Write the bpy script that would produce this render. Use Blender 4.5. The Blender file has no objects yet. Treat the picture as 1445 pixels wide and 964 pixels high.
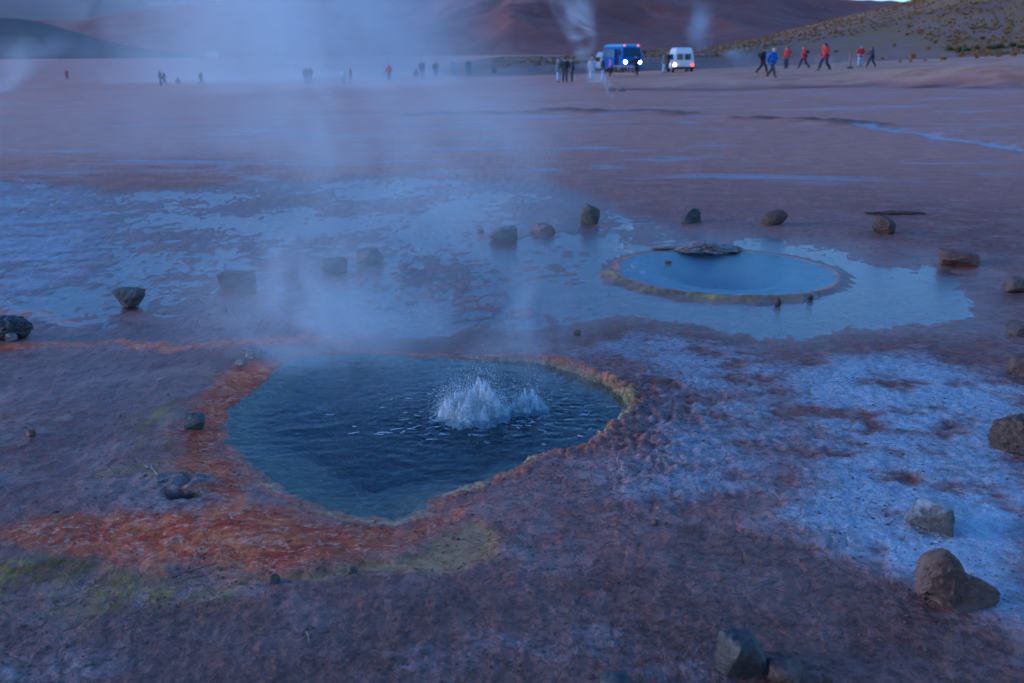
import bpy, bmesh, math, random
import numpy as np
from mathutils import Vector, Matrix, noise as mnoise

sc = bpy.context.scene
COL = sc.collection
R = math.radians
random.seed(7)
rng = np.random.default_rng(11)

# ------------------------------------------------------------------ camera, sky, sun, exposure
CAM_H = 1.8
F_PX = 1405.0                      # focal length in photo pixels (35 mm lens, 1445 px wide)
CX, CY, Y_HOR = 722.5, 482.0, 82.0
PITCH = math.atan((CY - Y_HOR) / F_PX)
cam_d = bpy.data.cameras.new('camera')
cam_d.lens = 35.0
cam_d.sensor_width = 36.0
cam_d.clip_start = 0.05
cam_d.clip_end = 20000
cam_d.dof.use_dof = True
cam_d.dof.focus_distance = 5.2
cam_d.dof.aperture_fstop = 3.2
cam = bpy.data.objects.new('camera', cam_d)
COL.objects.link(cam)
cam.location = (0, 0, CAM_H)
cam.rotation_euler = (math.pi / 2 - PITCH, 0, 0)
sc.camera = cam

SUN_EL, SUN_ROT = 8.0, 265.0       # low, off to the side of the photographer
world = bpy.data.worlds.new('World')
sc.world = world
world.use_nodes = True
wn = world.node_tree.nodes
sky = wn.new('ShaderNodeTexSky')
sky.sky_type = 'NISHITA'
sky.sun_disc = False
sky.sun_elevation = R(SUN_EL)
sky.sun_rotation = R(SUN_ROT)
sky.altitude = 300
sky.air_density = 1.1
sky.dust_density = 0.1
sky.ozone_density = 3.8
world.node_tree.links.new(sky.outputs[0], wn['Background'].inputs[0])
wn['Background'].inputs[1].default_value = 0.10

sun_d = bpy.data.lights.new('sun', 'SUN')
sun_d.energy = 0.5
sun_d.angle = R(25)
sun_d.color = (1.0, 0.90, 0.82)
sun = bpy.data.objects.new('sun', sun_d)
COL.objects.link(sun)
_a = R(SUN_ROT)
_e = R(SUN_EL)
_sd = Vector((math.sin(_a) * math.cos(_e), math.cos(_a) * math.cos(_e), math.sin(_e)))
sun.rotation_euler = (-_sd).to_track_quat('-Z', 'Y').to_euler()

sc.view_settings.view_transform = 'Standard'
sc.view_settings.look = 'None'
sc.view_settings.gamma = 1.0
sc.view_settings.use_curve_mapping = False
sc.view_settings.exposure = 1.8
sc.view_settings.use_white_balance = True      # the photograph's cold, blue-violet balance
sc.view_settings.white_balance_temperature = 4800
sc.view_settings.white_balance_tint = 18
cy = sc.cycles
cy.use_denoising = True
cy.use_adaptive_sampling = True
cy.adaptive_threshold = 0.025
cy.max_bounces = 4
cy.diffuse_bounces = 1
cy.glossy_bounces = 2
cy.transmission_bounces = 4
cy.transparent_max_bounces = 12
cy.volume_bounces = 1
cy.volume_step_rate = 1.0
cy.volume_max_steps = 160
cy.caustics_reflective = False
cy.caustics_refractive = False
cy.sample_clamp_indirect = 4.0

# ------------------------------------------------------------------ pixel <-> world
SP, CP = math.sin(PITCH), math.cos(PITCH)

def ray(px, py):
    r, u = (px - CX) / F_PX, (CY - py) / F_PX
    return np.array([r, CP + u * SP, -SP + u * CP])

def P(px, py, z=0.0):
    d = ray(px, py)
    t = (z - CAM_H) / d[2]
    return d[0] * t, d[1] * t

def poly(pts, z=0.0):
    return np.array([P(x, y, z) for x, y in pts])

# ------------------------------------------------------------------ numpy noise
_perm = rng.permutation(512).astype(np.int64)
_perm = np.concatenate([_perm, _perm])
_ang = rng.random(1024) * 2 * np.pi
_gx, _gy = np.cos(_ang), np.sin(_ang)

def pnoise(x, y):
    xi, yi = np.floor(x).astype(np.int64), np.floor(y).astype(np.int64)
    xf, yf = x - xi, y - yi
    xi &= 511
    yi &= 511
    u = xf * xf * xf * (xf * (xf * 6 - 15) + 10)
    v = yf * yf * yf * (yf * (yf * 6 - 15) + 10)
    def g(ix, iy, dx, dy):
        h = _perm[(_perm[ix & 511] + (iy & 511)) & 1023]
        return _gx[h] * dx + _gy[h] * dy
    a = g(xi, yi, xf, yf)
    b = g(xi + 1, yi, xf - 1, yf)
    c = g(xi, yi + 1, xf, yf - 1)
    d = g(xi + 1, yi + 1, xf - 1, yf - 1)
    return ((a + u * (b - a)) * (1 - v) + (c + u * (d - c)) * v) * 1.5

def fbm(x, y, oct=4, gain=0.5, lac=2.03, ridge=False):
    s = 0
    amp, tot = 1.0, 0.0
    for k in range(oct):
        n = pnoise(x + 17.3 * k, y - 9.1 * k)
        if ridge:
            n = 1 - 2 * np.abs(n)
        s = s + n * amp
        tot += amp
        amp *= gain
        x, y = x * lac, y * lac
    return s / tot

def worley(x, y):
    xi, yi = np.floor(x).astype(np.int64), np.floor(y).astype(np.int64)
    best = np.full(x.shape, 9.0)
    for i in (-1, 0, 1):
        for j in (-1, 0, 1):
            h = _perm[(_perm[(xi + i) & 511] + ((yi + j) & 511)) & 1023]
            cx = xi + i + 0.5 + 0.42 * _gx[h]
            cyy = yi + j + 0.5 + 0.42 * _gy[h]
            best = np.minimum(best, (x - cx) ** 2 + (y - cyy) ** 2)
    return np.sqrt(best)

def sstep(a, b, x):
    t = np.clip((x - a) / (b - a), 0, 1)
    return t * t * (3 - 2 * t)

def sdf(pl, x, y):
    """signed distance to a polygon, negative inside"""
    d = np.full(x.shape, 1e9)
    inside = np.zeros(x.shape, bool)
    n = len(pl)
    for i in range(n):
        ax, ay = pl[i]
        bx, by = pl[(i + 1) % n]
        ex, ey = bx - ax, by - ay
        wx, wy = x - ax, y - ay
        t = np.clip((wx * ex + wy * ey) / (ex * ex + ey * ey + 1e-12), 0, 1)
        d = np.minimum(d, (wx - ex * t) ** 2 + (wy - ey * t) ** 2)
        c = (ay > y) != (by > y)
        with np.errstate(divide='ignore', invalid='ignore'):
            xc = ax + (y - ay) / (by - ay if by != ay else 1e-9) * ex
        inside ^= c & (x < xc)
    d = np.sqrt(d)
    return np.where(inside, -d, d)

def seg_d(pts, x, y):
    d = np.full(x.shape, 1e9)
    for (ax, ay), (bx, by) in zip(pts[:-1], pts[1:]):
        ex, ey = bx - ax, by - ay
        wx, wy = x - ax, y - ay
        t = np.clip((wx * ex + wy * ey) / (ex * ex + ey * ey + 1e-12), 0, 1)
        d = np.minimum(d, (wx - ex * t) ** 2 + (wy - ey * t) ** 2)
    return np.sqrt(d)

def smooth_poly(pl, n=2):
    for _ in range(n):
        a, b = pl, np.roll(pl, -1, axis=0)
        pl = np.stack([a * .75 + b * .25, a * .25 + b * .75], 1).reshape(-1, 2)
    return pl

# ------------------------------------------------------------------ shapes of the spring field, from the photo's outlines on the ground plane
POOL = smooth_poly(poly([(311, 592), (318, 574), (336, 560), (362, 543), (380, 524), (398, 506), (436, 497), (510, 494), (600, 500),
                         (680, 503), (734, 506), (796, 513), (820, 526), (858, 538), (879, 553), (892, 566), (895, 583), (868, 602),
                         (846, 622), (822, 638), (779, 641), (742, 650), (734, 664), (698, 679), (662, 686), (632, 694), (611, 712), (592, 724),
                         (566, 735), (520, 731), (470, 722), (420, 706), (378, 682), (346, 655), (324, 632), (312, 612)]), 1)
_c2x, _c2y = P(1022, 383)
POOL2_C = (_c2x, _c2y)
POOL2_A, POOL2_B = 0.915, 0.98
SALT = [poly(p) for p in (
    [(1085, 525), (1180, 508), (1310, 508), (1480, 560), (1480, 920), (1330, 868), (1285, 855), (1240, 822), (1200, 800), (1160, 772), (1105, 752), (1078, 715), (1125, 660), (1140, 600), (1060, 560)],
    [(820, 478), (900, 476), (980, 488), (1010, 520), (1030, 590), (1000, 610), (950, 560), (915, 525), (870, 505)],
    [(800, 490), (1000, 480), (1150, 520), (1140, 640), (1070, 730), (960, 750), (850, 700), (905, 620), (935, 570), (880, 515)],
    [(-60, 255), (60, 250), (140, 265), (180, 300), (160, 380), (80, 420), (-60, 430)],
    [(240, 212), (330, 228), (410, 245), (430, 268), (340, 268), (300, 240)],
    [(325, 170), (400, 168), (480, 176), (420, 192), (340, 188)],
    [(-40, 905), (90, 905), (180, 930), (150, 980), (-60, 1000)],
    [(470, 920), (540, 905), (600, 912), (680, 905), (690, 950), (600, 965), (500, 975)],
    [(845, 905), (960, 890), (1005, 905), (990, 985), (840, 985)],
    [(1085, 900), (1150, 915), (1180, 960), (1080, 985)],
)]
SALT_LINES = [[P(x, y) for x, y in L] for L in (
    [(575, 858), (640, 885), (705, 905), (760, 938), (830, 975)],
    [(960, 850), (985, 900), (1000, 960)],
)]
ORANGE = poly([(270, 560), (315, 528), (352, 508), (384, 514), (352, 543), (322, 566), (306, 598), (312, 640), (345, 680), (410, 716), (480, 738),
               (560, 750), (622, 722), (668, 706), (640, 735), (590, 756), (520, 782), (450, 806), (380, 826), (300, 806), (210, 806), (120, 790), (20, 780),
               (-60, 770), (30, 742), (120, 722), (205, 700), (240, 655), (242, 610)])
ORANGE_LINES = [[P(x, y) for x, y in L] for L in (
    [(-40, 500), (30, 493), (120, 488), (200, 489), (300, 486), (400, 483), (480, 484)],
    [(-20, 440), (60, 445), (130, 458)],
    [(300, 700), (290, 720), (330, 740), (260, 770)],
)]
TAN = poly([(512, 792), (560, 772), (640, 745), (668, 736), (692, 762), (690, 786), (610, 798), (540, 806), (500, 826), (420, 836), (350, 840), (300, 850), (330, 835), (385, 826), (450, 813)])
OLIVE = [poly(p) for p in (
    [(40, 800), (110, 762), (170, 795), (260, 815), (345, 838), (335, 880), (270, 900), (180, 865), (60, 858), (-40, 858), (-40, 810)],
    [(192, 588), (238, 566), (228, 640), (208, 682), (160, 674), (180, 630)],
    [(270, 520), (340, 498), (350, 508), (300, 535)],
)]
WET = poly([(-80, 262), (60, 256), (160, 268), (300, 262), (440, 255), (560, 248), (700, 252), (830, 272), (900, 300), (960, 322), (1100, 330), (1180, 340),
            (1256, 372), (1310, 352), (1400, 388), (1420, 440), (1320, 474), (1150, 488), (1010, 476), (880, 462), (760, 482), (600, 490), (420, 486),
            (300, 478), (150, 486), (40, 470), (-80, 440)])
WET2 = poly([(90, 512), (250, 492), (325, 500), (300, 522), (240, 560), (195, 600), (170, 650), (110, 668), (60, 640), (120, 585), (70, 560), (-60, 545), (-60, 512)])
WET3 = poly([(1180, 760), (1290, 850), (1480, 960), (1480, 880), (1420, 760), (1480, 680), (1400, 690), (1330, 760)])
SAND = poly([(-80, 868), (120, 862), (300, 885), (440, 850), (540, 818), (700, 822), (860, 800), (980, 752), (1085, 752), (1170, 792), (1290, 866), (1400, 905), (1500, 965), (1500, 1060), (-80, 1060)])
STREAM = [P(x, y, .05) for x, y in ((1210, 178), (1250, 183), (1300, 188), (1350, 195), (1400, 203), (1480, 212))]
DARK_LINES = [[P(x, y, .03) for x, y in L] for L in (
    [(790, 156), (850, 158), (910, 159), (965, 162)],
    [(1060, 170), (1130, 172), (1180, 175), (1235, 180)],
    [(585, 158), (650, 157), (740, 159)],
)]
HOLLOW = P(258, 703)
MOUNDC = P(262, 686)

def tilt(x, y):
    """broad shape of the plain: falls to the left, climbs to a bank on the right"""
    yy = np.maximum(y, 1.0)
    u = np.clip(x / yy, -0.9, 0.7)
    s = sstep(16, 85, yy)
    bank_y = 60 + 3 * np.sin(x * 0.13) + 1.2 * np.sin(x * .41)
    sr_ = .16 * sstep(16, 56, yy) + .56 * sstep(bank_y - 4.0, bank_y + 1.5, yy) + .28 * sstep(bank_y + 2, 95, yy)
    w = sstep(0.045, 0.15, u)
    z = (3.3 * u - 0.12) * (s * (1 - w) + 1.42 * sr_ * w)
    far = np.clip(yy - 125, 0, 260)
    z = z + 0.012 * far * sstep(0.35, -0.15, u) + 0.009 * far * sstep(-0.15, 0.35, u)
    return z

def hgt(x, y):
    """ground height without fine detail"""
    x = np.asarray(x, float)
    y = np.asarray(y, float)
    return tilt(x, y) + 0.05 * sstep(14, 40, y) * fbm(x * .12 + 3, y * .08, 3)

def hz(x, y):
    return float(hgt(np.array([x]), np.array([y]))[0])

def on_ground(px, py):
    """march the pixel's ray to the ground: a thing's place follows from where it touches"""
    d = ray(px, py)
    t = np.geomspace(1.5, 1500, 2600)
    z = hgt(d[0] * t, d[1] * t)
    hit = np.nonzero(CAM_H + d[2] * t <= z)[0]
    k = int(hit[0]) if len(hit) else len(t) - 1
    return Vector((d[0] * t[k], d[1] * t[k], float(z[k])))

# ------------------------------------------------------------------ node helpers
class NT:
    def __init__(self, name):
        self.mat = bpy.data.materials.new(name)
        self.mat.use_nodes = True
        self.t = self.mat.node_tree
        self.t.nodes.clear()
        self.out = self.n('ShaderNodeOutputMaterial')
    def n(self, typ, **kw):
        nd = self.t.nodes.new(typ)
        for k, v in kw.items():
            setattr(nd, k, v)
        return nd
    def set(self, sock, v):
        if hasattr(v, 'links'):
            self.t.links.new(v, sock)
        else:
            sock.default_value = v
    def math(self, op, a, b=0.0, c=None, clamp=False):
        nd = self.n('ShaderNodeMath', operation=op)
        nd.use_clamp = clamp
        self.set(nd.inputs[0], a)
        self.set(nd.inputs[1], b)
        if c is not None:
            self.set(nd.inputs[2], c)
        return nd.outputs[0]
    def vmath(self, op, a, b=(0, 0, 0)):
        nd = self.n('ShaderNodeVectorMath', operation=op)
        self.set(nd.inputs[0], a)
        self.set(nd.inputs[1], b)
        return nd.outputs[0]
    def noise(self, vec, scale, detail=4, rough=.55, dist=0.0, color=False):
        nd = self.n('ShaderNodeTexNoise')
        if vec is not None:
            self.set(nd.inputs['Vector'], vec)
        nd.inputs['Scale'].default_value = scale
        nd.inputs['Detail'].default_value = detail
        nd.inputs['Roughness'].default_value = rough
        nd.inputs['Distortion'].default_value = dist
        return nd.outputs['Color' if color else 'Fac']
    def voro(self, vec, scale, feature='F1'):
        nd = self.n('ShaderNodeTexVoronoi', feature=feature)
        self.set(nd.inputs['Vector'], vec)
        nd.inputs['Scale'].default_value = scale
        return nd.outputs['Distance']
    def mr(self, v, a, b, c=0.0, d=1.0, smooth=True):
        nd = self.n('ShaderNodeMapRange')
        nd.interpolation_type = 'SMOOTHSTEP' if smooth else 'LINEAR'
        self.set(nd.inputs['Value'], v)
        for k, val in zip(('From Min', 'From Max', 'To Min', 'To Max'), (a, b, c, d)):
            self.set(nd.inputs[k], val)
        return nd.outputs['Result']
    def mix(self, f, a, b, blend='MIX'):
        nd = self.n('ShaderNodeMix', data_type='RGBA', blend_type=blend)
        self.set(nd.inputs['Factor'], f)
        self.set(nd.inputs['A'] if False else nd.inputs[6], a if hasattr(a, 'links') else (*a, 1))
        self.set(nd.inputs[7], b if hasattr(b, 'links') else (*b, 1))
        return nd.outputs[2]
    def mixf(self, f, a, b):
        nd = self.n('ShaderNodeMix', data_type='FLOAT')
        self.set(nd.inputs[0], f)
        self.set(nd.inputs[2], a)
        self.set(nd.inputs[3], b)
        return nd.outputs[0]
    def attr(self, name):
        nd = self.n('ShaderNodeAttribute', attribute_name=name)
        sp = self.n('ShaderNodeSeparateColor')
        self.t.links.new(nd.outputs['Color'], sp.inputs[0])
        return sp.outputs[0], sp.outputs[1], sp.outputs[2], nd.outputs['Alpha']
    def bump(self, h, strength=.5, dist=.01, normal=None):
        nd = self.n('ShaderNodeBump')
        self.set(nd.inputs['Height'], h)
        self.set(nd.inputs['Strength'], strength)
        nd.inputs['Distance'].default_value = dist
        if normal is not None:
            self.set(nd.inputs['Normal'], normal)
        return nd.outputs[0]
    def pos(self):
        return self.n('ShaderNodeNewGeometry').outputs['Position']
    def obj(self):
        return self.n('ShaderNodeTexCoord').outputs['Object']
    def scl(self, v, s):
        return self.vmath('MULTIPLY', v, s)
    def principled(self, col, rough=.8, normal=None, **kw):
        b = self.n('ShaderNodeBsdfPrincipled')
        self.set(b.inputs['Base Color'], col if hasattr(col, 'links') else (*col, 1))
        self.set(b.inputs['Roughness'], rough)
        if normal is not None:
            self.set(b.inputs['Normal'], normal)
        for k, v in kw.items():
            self.set(b.inputs[k.replace('_', ' ')], v)
        self.t.links.new(b.outputs[0], self.out.inputs['Surface'])
        return b

_cache = {}
def simple(name, col, rough=.7, var=.12, scale=6.0, metal=0.0, bump=.0, emis=None, es=0.0, spec=.5):
    key = (name,)
    if key in _cache:
        return _cache[key]
    m = NT(name)
    o = m.obj()
    n = m.noise(o, scale, 4)
    dark = tuple(c * (1 - var * 2) for c in col)
    lite = tuple(min(1, c * (1 + var)) for c in col)
    c = m.mix(m.mr(n, .3, .7), dark, lite)
    nm = m.bump(m.noise(o, scale * 6, 3), bump, .01) if bump else None
    b = m.principled(c, rough, nm, Metallic=metal)
    b.inputs['Specular IOR Level'].default_value = spec
    if emis:
        b.inputs['Emission Color'].default_value = (*emis, 1)
        b.inputs['Emission Strength'].default_value = es
    _cache[key] = m.mat
    return m.mat

# ------------------------------------------------------------------ object helpers
def tag(o, label=None, cat=None, group=None, kind=None):
    for k, v in (('label', label), ('category', cat), ('group', group), ('kind', kind)):
        if v:
            o[k] = v
    return o

def link(name, me, mat=None, parent=None, loc=None):
    o = bpy.data.objects.new(name, me)
    COL.objects.link(o)
    if mat is not None:
        me.materials.clear()
        me.materials.append(mat)
    if parent is not None:
        o.parent = parent
    if loc is not None:
        o.location = loc
    return o

def empty(name, loc, rz=0.0):
    o = bpy.data.objects.new(name, None)
    o.empty_display_size = .2
    COL.objects.link(o)
    o.location = loc
    o.rotation_euler = (0, 0, rz)
    return o

def from_bm(bm, name, smooth=True):
    me = bpy.data.meshes.new(name)
    bm.to_mesh(me)
    bm.free()
    if smooth:
        me.shade_smooth()
    return me

def grid_mesh(name, X, Y, Z, keep=None):
    """X, Y, Z are (rows, cols) arrays"""
    r, c = X.shape
    co = np.stack([X, Y, Z], -1).reshape(-1, 3).astype(np.float32)
    idx = np.arange(r * c).reshape(r, c)
    q = np.stack([idx[:-1, :-1], idx[:-1, 1:], idx[1:, 1:], idx[1:, :-1]], -1).reshape(-1, 4)
    if keep is not None:
        q = q[keep[q].all(1)]
    me = bpy.data.meshes.new(name)
    me.vertices.add(len(co))
    me.vertices.foreach_set('co', co.ravel())
    me.loops.add(len(q) * 4)
    me.loops.foreach_set('vertex_index', q.ravel().astype(np.int32))
    me.polygons.add(len(q))
    me.polygons.foreach_set('loop_start', np.arange(0, len(q) * 4, 4, dtype=np.int32))
    me.update(calc_edges=True)
    me.shade_smooth()
    return me

def vcol(me, name, rgba):
    a = me.attributes.new(name, 'FLOAT_COLOR', 'POINT')
    a.data.foreach_set('color', np.ascontiguousarray(rgba, dtype=np.float32).ravel())

# ================================================================== GROUND
POOL_Z, FILM_Z, POOL2_Z = -0.018, -0.004, 0.007

GRID = {}

def gz(x, y):
    """height of the finished ground at a point"""
    ys = GRID['ys']
    i = int(np.clip(np.searchsorted(ys, y), 1, len(ys) - 1))
    f = (y - ys[i - 1]) / (ys[i] - ys[i - 1])
    out = []
    for r in (i - 1, i):
        out.append(np.interp(x, GRID['U'] * GRID['hw'][r], GRID['Z'][r]))
    return float(out[0] * (1 - f) + out[1] * f)

def spot(px, py):
    """where the pixel's ray meets the finished near ground"""
    z = 0.0
    for _ in range(6):
        x, y = P(px, py, z)
        z = max(gz(x, y), -.03)
    return Vector((x, y, z))

def depth_of(v):
    return v.y * CP + (CAM_H - v.z) * SP

def ring_r(x, y):
    """1 at the rim of the second spring, a slightly lumpy circle"""
    r = np.sqrt(((x - POOL2_C[0]) / POOL2_A) ** 2 + ((y - POOL2_C[1]) / POOL2_B) ** 2)
    return r + .05 * fbm(x * 2.2, y * 2.2, 3) + .02 * fbm(x * 9, y * 9, 3)

def build_ground():
    k0, k1 = 16.0, 1420.0
    ks = np.concatenate([np.linspace(1500, k0, 860), ])
    ys = CAM_H * F_PX / ks                       # 1.7 m ... 158 m
    ys = np.concatenate([[-60, -25, -8, -2, 0.2, 0.9, 1.4], ys, np.geomspace(163, 9000, 60)])
    nu = 900
    t = np.linspace(-1, 1, nu)
    U = (t * .75 + .25 * t ** 3)
    hw = np.where(ys < 0, 8 + 0 * ys, 1.1 + 0.66 * np.maximum(ys, 0))
    hw[:3] = (60, 30, 14)
    X = U[None, :] * hw[:, None]
    Y = np.repeat(ys[:, None], nu, 1)
    Z = hgt(X, Y)
    A = np.zeros(X.shape + (4,))
    B = np.zeros(X.shape + (4,))
    C = np.zeros(X.shape + (4,))
    near = Y < 34
    x, y = X[near], Y[near]
    nf = 1 - sstep(24, 34, y)
    # warped coordinates make every outline ragged
    ws = np.maximum(1, (y / 5.0)) ** .9
    wx = x + ws * (.16 * fbm(x * 1.7, y * 1.7 / ws, 4) + .04 * fbm(x * 9, y * 9 / ws, 3))
    wy = y + ws * (.24 * fbm(x * 1.7 + 40, y * 1.7 / ws, 4) + .06 * fbm(x * 9 + 9, y * 9 / ws, 3))
    px_ = x + .032 * fbm(x * 6, y * 6, 3) + .026 * fbm(x * 20, y * 20, 3)
    py_ = y + .042 * fbm(x * 6 + 5, y * 6, 3) + .034 * fbm(x * 20 + 3, y * 20, 3)
    z = Z[near]
    big = fbm(x * .55, y * .45, 3)
    med = fbm(x * 2.3, y * 1.7, 4)
    fine = fbm(x * 13, y * 9, 4)
    grain = fbm(x * 45, y * 40, 2)
    flow = fbm(x * 5 + .6 * med, y * 13 + .9 * med, 4, ridge=True)
    z += nf * (.022 + .016 * big + .010 * med + .0075 * fine + .0030 * grain)
    dp = sdf(POOL, px_, py_)
    wet = sdf(WET, wx, wy)
    wet2 = sdf(WET2, wx, wy)
    wet3 = sdf(WET3, wx, wy)
    win = sstep(.45, -.45, np.minimum(wet, wet2 + .1))
    # wet flats: pressed down to the film level, low terracettes standing proud of it
    terr = fbm(x * 3.0 + 2.2 * med, y * 5.5 + 2.4 * med, 3, .55, ridge=True)
    lod = sstep(11, 5.5, y)
    lowf = fbm(x * .75 + 7, y * .5 + 2, 3)
    zf = FILM_Z - .0030 - .0085 * np.exp(-(((x - 2.3) / 2.2) ** 2 + ((y - 7.6) / 1.7) ** 2) ** 2) + .013 * lowf + .0085 * (terr - .1) + .0060 * fbm(x * 9, y * 4.5, 3) + .0045 * fine * lod + .0022 * grain * lod
    z = z * (1 - win) + zf * win
    # far wet streaks
    # --- first spring: lip, wall and bed
    side = sstep(-.5, .45, px_) * 1.0                      # 0 left shallow shore, 1 right undercut wall
    front_left = sstep(-.15, -.5, px_) * sstep(4.6, 4.1, py_)
    lip = np.exp(-(dp / .085) ** 2) * (dp > -.05)
    kn = worley(x * 26 + fine, y * 20)
    knob = np.clip(.55 - kn, 0, 1) * np.exp(-((dp - .035) / .075) ** 2)
    shore = POOL_Z + .003 + .022 * sstep(.0, .5, dp) + .004 * fine
    bank_ = .022 + .006 * fine + .010 * (flow - .2)
    k5 = sstep(-.02, .5, dp)
    z = np.where(dp < .5, z * k5 + (1 - k5) * (shore * (1 - side) + bank_ * side), z)
    z += lip * .012 * side + knob * (.010 + .012 * side)
    crust = sstep(.9, .15, dp) * sstep(.35, .62, x) * sstep(5.9, 5.0, y) * sstep(3.25, 3.6, y) * (dp > 0)
    kn2 = worley(x * 19 + med * 2, y * 15)
    z += crust * (.020 * (1 - kn2) - .006 + .020 * flow + .010 * fine)
    d_in = np.clip(-dp, 0, None)
    shelf = .028 * sstep(0, .08, d_in) + .05 * sstep(.06, .34, d_in) + .5 * sstep(.30, .85, d_in)
    wall = .07 * sstep(0, .05, d_in) + .5 * sstep(.03, .6, d_in)
    w_s = np.clip(side + .35 * sstep(4.4, 5.4, py_), 0, 1)
    bed = -(shelf * (1 - w_s) + wall * w_s) + .02 * med * sstep(0, .3, d_in) + .012 * fine * sstep(0, .2, d_in)
    z = np.where(dp < 0, np.minimum(z, .012) * sstep(.05, 0, d_in) + bed, z)
    # --- second spring: a raised ring with shallow water, a deep vent towards the back
    ex, ey = x - POOL2_C[0], y - POOL2_C[1]
    r2 = ring_r(x, y)
    ring = np.exp(-((r2 - 1.06) / .045) ** 2)
    front = sstep(.35, -.25, ey) * sstep(.9, .2, ex)
    outer = sstep(1.10 + .22 * front * (1 + .8 * fbm(x * 5, y * 5, 2)), 1.04 + .05 * front, r2)
    nodule = np.clip(.6 - worley(x * 17, y * 11), 0, 1)
    z2 = FILM_Z - .004 + outer * (.007 + .016 * front) + nodule * .016 * outer * (r2 > 1.02) * (.25 + .75 * front) + ring * (.011 + .008 * fbm(x * 4, y * 4, 2)) + .005 * fine
    z2 = np.where(r2 < 1.0, -.002 - .02 * sstep(1, .8, r2), z2)
    vent = np.exp(-(((ex - .02) / .34) ** 2 + ((ey - .18) / .42) ** 2))
    z2 = z2 - .45 * vent * (r2 < 1)
    m2 = sstep(1.42, 1.30, r2)
    z = z * (1 - m2) + z2 * m2
    # --- small mound and dark hollow on the orange apron
    hx, hy = x + .05 * fbm(x * 11, y * 11, 3), y + .06 * fbm(x * 11 + 7, y * 11, 3)
    hd = np.hypot((hx - HOLLOW[0]) / .075, (hy - HOLLOW[1]) / .05)
    md = np.hypot((hx - MOUNDC[0]) / .15, (hy - MOUNDC[1] - .02) / .11)
    z += (.022 * np.exp(-md ** 2) * (1 + 1.2 * fine + .8 * (kn2 - .5)) - .035 * np.exp(-hd ** 4)) * (dp > .02)
    C[near, 1] = np.maximum(np.exp(-md ** 4), .9 * np.exp(-(np.hypot((x - HOLLOW[0] + .02) / .24, (y - HOLLOW[1] + .05) / .14)) ** 4) * sstep(-.4, .2, med + .4))
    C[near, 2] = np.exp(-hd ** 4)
    # --- tan puddle kept flat, dark edges of far runnels cut as small steps
    tn = sdf(TAN, wx, wy)
    z = np.where(dp > .03, z * (1 - .75 * sstep(.02, -.05, tn)) + .003 * sstep(.02, -.05, tn), z)
    # --- masks
    orr = sstep(.10, -.10, sdf(ORANGE, wx, wy)) * (1 - sstep(.05, -.01, -dp) * 0)
    for L in ORANGE_LINES:
        w = .035 + .05 * (med + .3)
        orr = np.maximum(orr, .8 * sstep(1.6, .3, seg_d(L, wx, wy) / np.maximum(w * (1 + y * .12), .01)))
    orr = np.maximum(orr, .8 * np.exp(-((r2 - 1.035) / .032) ** 4) * sstep(-.9, .0, med + .3 * np.sign(ey)))
    rim_or = np.exp(-((dp - .02) / .035) ** 2) * (.35 + .5 * knob / .35)
    orr = np.maximum(orr, np.clip(rim_or, 0, .75))
    salt = np.zeros_like(x)
    for i, pl in enumerate(SALT):
        wd = (.34 if i == 0 else .2 if i == 1 else .45 if i == 2 else .16 if i > 5 else .8)
        sd = sdf(pl, wx, wy)
        salt = np.maximum(salt, (.8 if i == 2 else 1.0 if i == 0 else .5 if i > 5 else .8) * sstep(wd, -wd * .8, sd))
    for L in SALT_LINES:
        salt = np.maximum(salt, .36 * sstep(.05, .006, seg_d(L, wx, wy)))
    sn = fbm(x * 2.6 + 20, y * 4.2, 4) + .25 * fine
    salt *= sstep(-.45, .40, sn + .55 * fbm(x * .9 + 5, y * 1.1, 3) + .38 * salt - .25 * sstep(9, 13, y))
    och = .9 * sstep(.05, -.05, tn)
    ol = np.zeros_like(x)
    for pl in OLIVE:
        ol = np.maximum(ol, sstep(.10, -.12, sdf(pl, wx, wy)) * sstep(-.5, .2, med + .4 * fine))
    ol = np.maximum(ol, 1.0 * outer * sstep(1.06, 1.09, r2) * np.maximum(front, .35) * sstep(1.30, 1.14, r2) * sstep(-.4, .3, fine + .3))
    ol = np.maximum(ol, .9 * np.exp(-((dp + .004) / .014) ** 2) * side * sstep(-.5, .2, med))
    z = z + .007 * sstep(.25, .6, salt) * (.6 + .8 * (sn + .5)).clip(0, 1.6) * (dp > .05)
    C[near, 3] = np.exp(-((dp - .002) / (.014 + .014 * (med + .4).clip(0, 1))) ** 2) * sstep(-.25, .35, fbm(x * 3.3 + 9, y * 3.3, 3) * 1.3 + .3 * fine + .12 * side) * np.maximum(side, .8 * sstep(4.5, 4.0, y)) * sstep(5.6, 5.1, y)
    C[near, 0] = sstep(.10, -.14, sdf(SAND, wx, wy) + .08 * fine)
    A[near, 0], A[near, 1], A[near, 2], A[near, 3] = orr, salt * (dp > -.02), och, ol
    B[near, 0] = np.clip(-bed * 2.4, 0, 1) * (dp < 0)                                    # bed depth of the first spring
    B[near, 1] = np.clip(np.maximum(sstep(.1, -.1, wet3), win), 0, 1)         # wetness
    B[near, 2] = np.clip(np.maximum(vent * (r2 < 1.0), 0) + .0, 0, 1)         # vent of the second spring
    B[near, 3] = (r2 < 1.0) * 1.0
    Z[near] = z
    # --- middle distance: stream, dark runnels, streaks of sinter
    mid = (Y >= 9) & (Y < 70)
    x, y = X[mid], Y[mid]
    wx = x + .5 * fbm(x * .4, y * .4, 3)
    wy = y + .6 * fbm(x * .4 + 3, y * .4, 3)
    st = seg_d(STREAM, wx, wy)
    A[mid, 1] = np.maximum(A[mid, 1], sstep(.5, .12, st) * .9)
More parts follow.
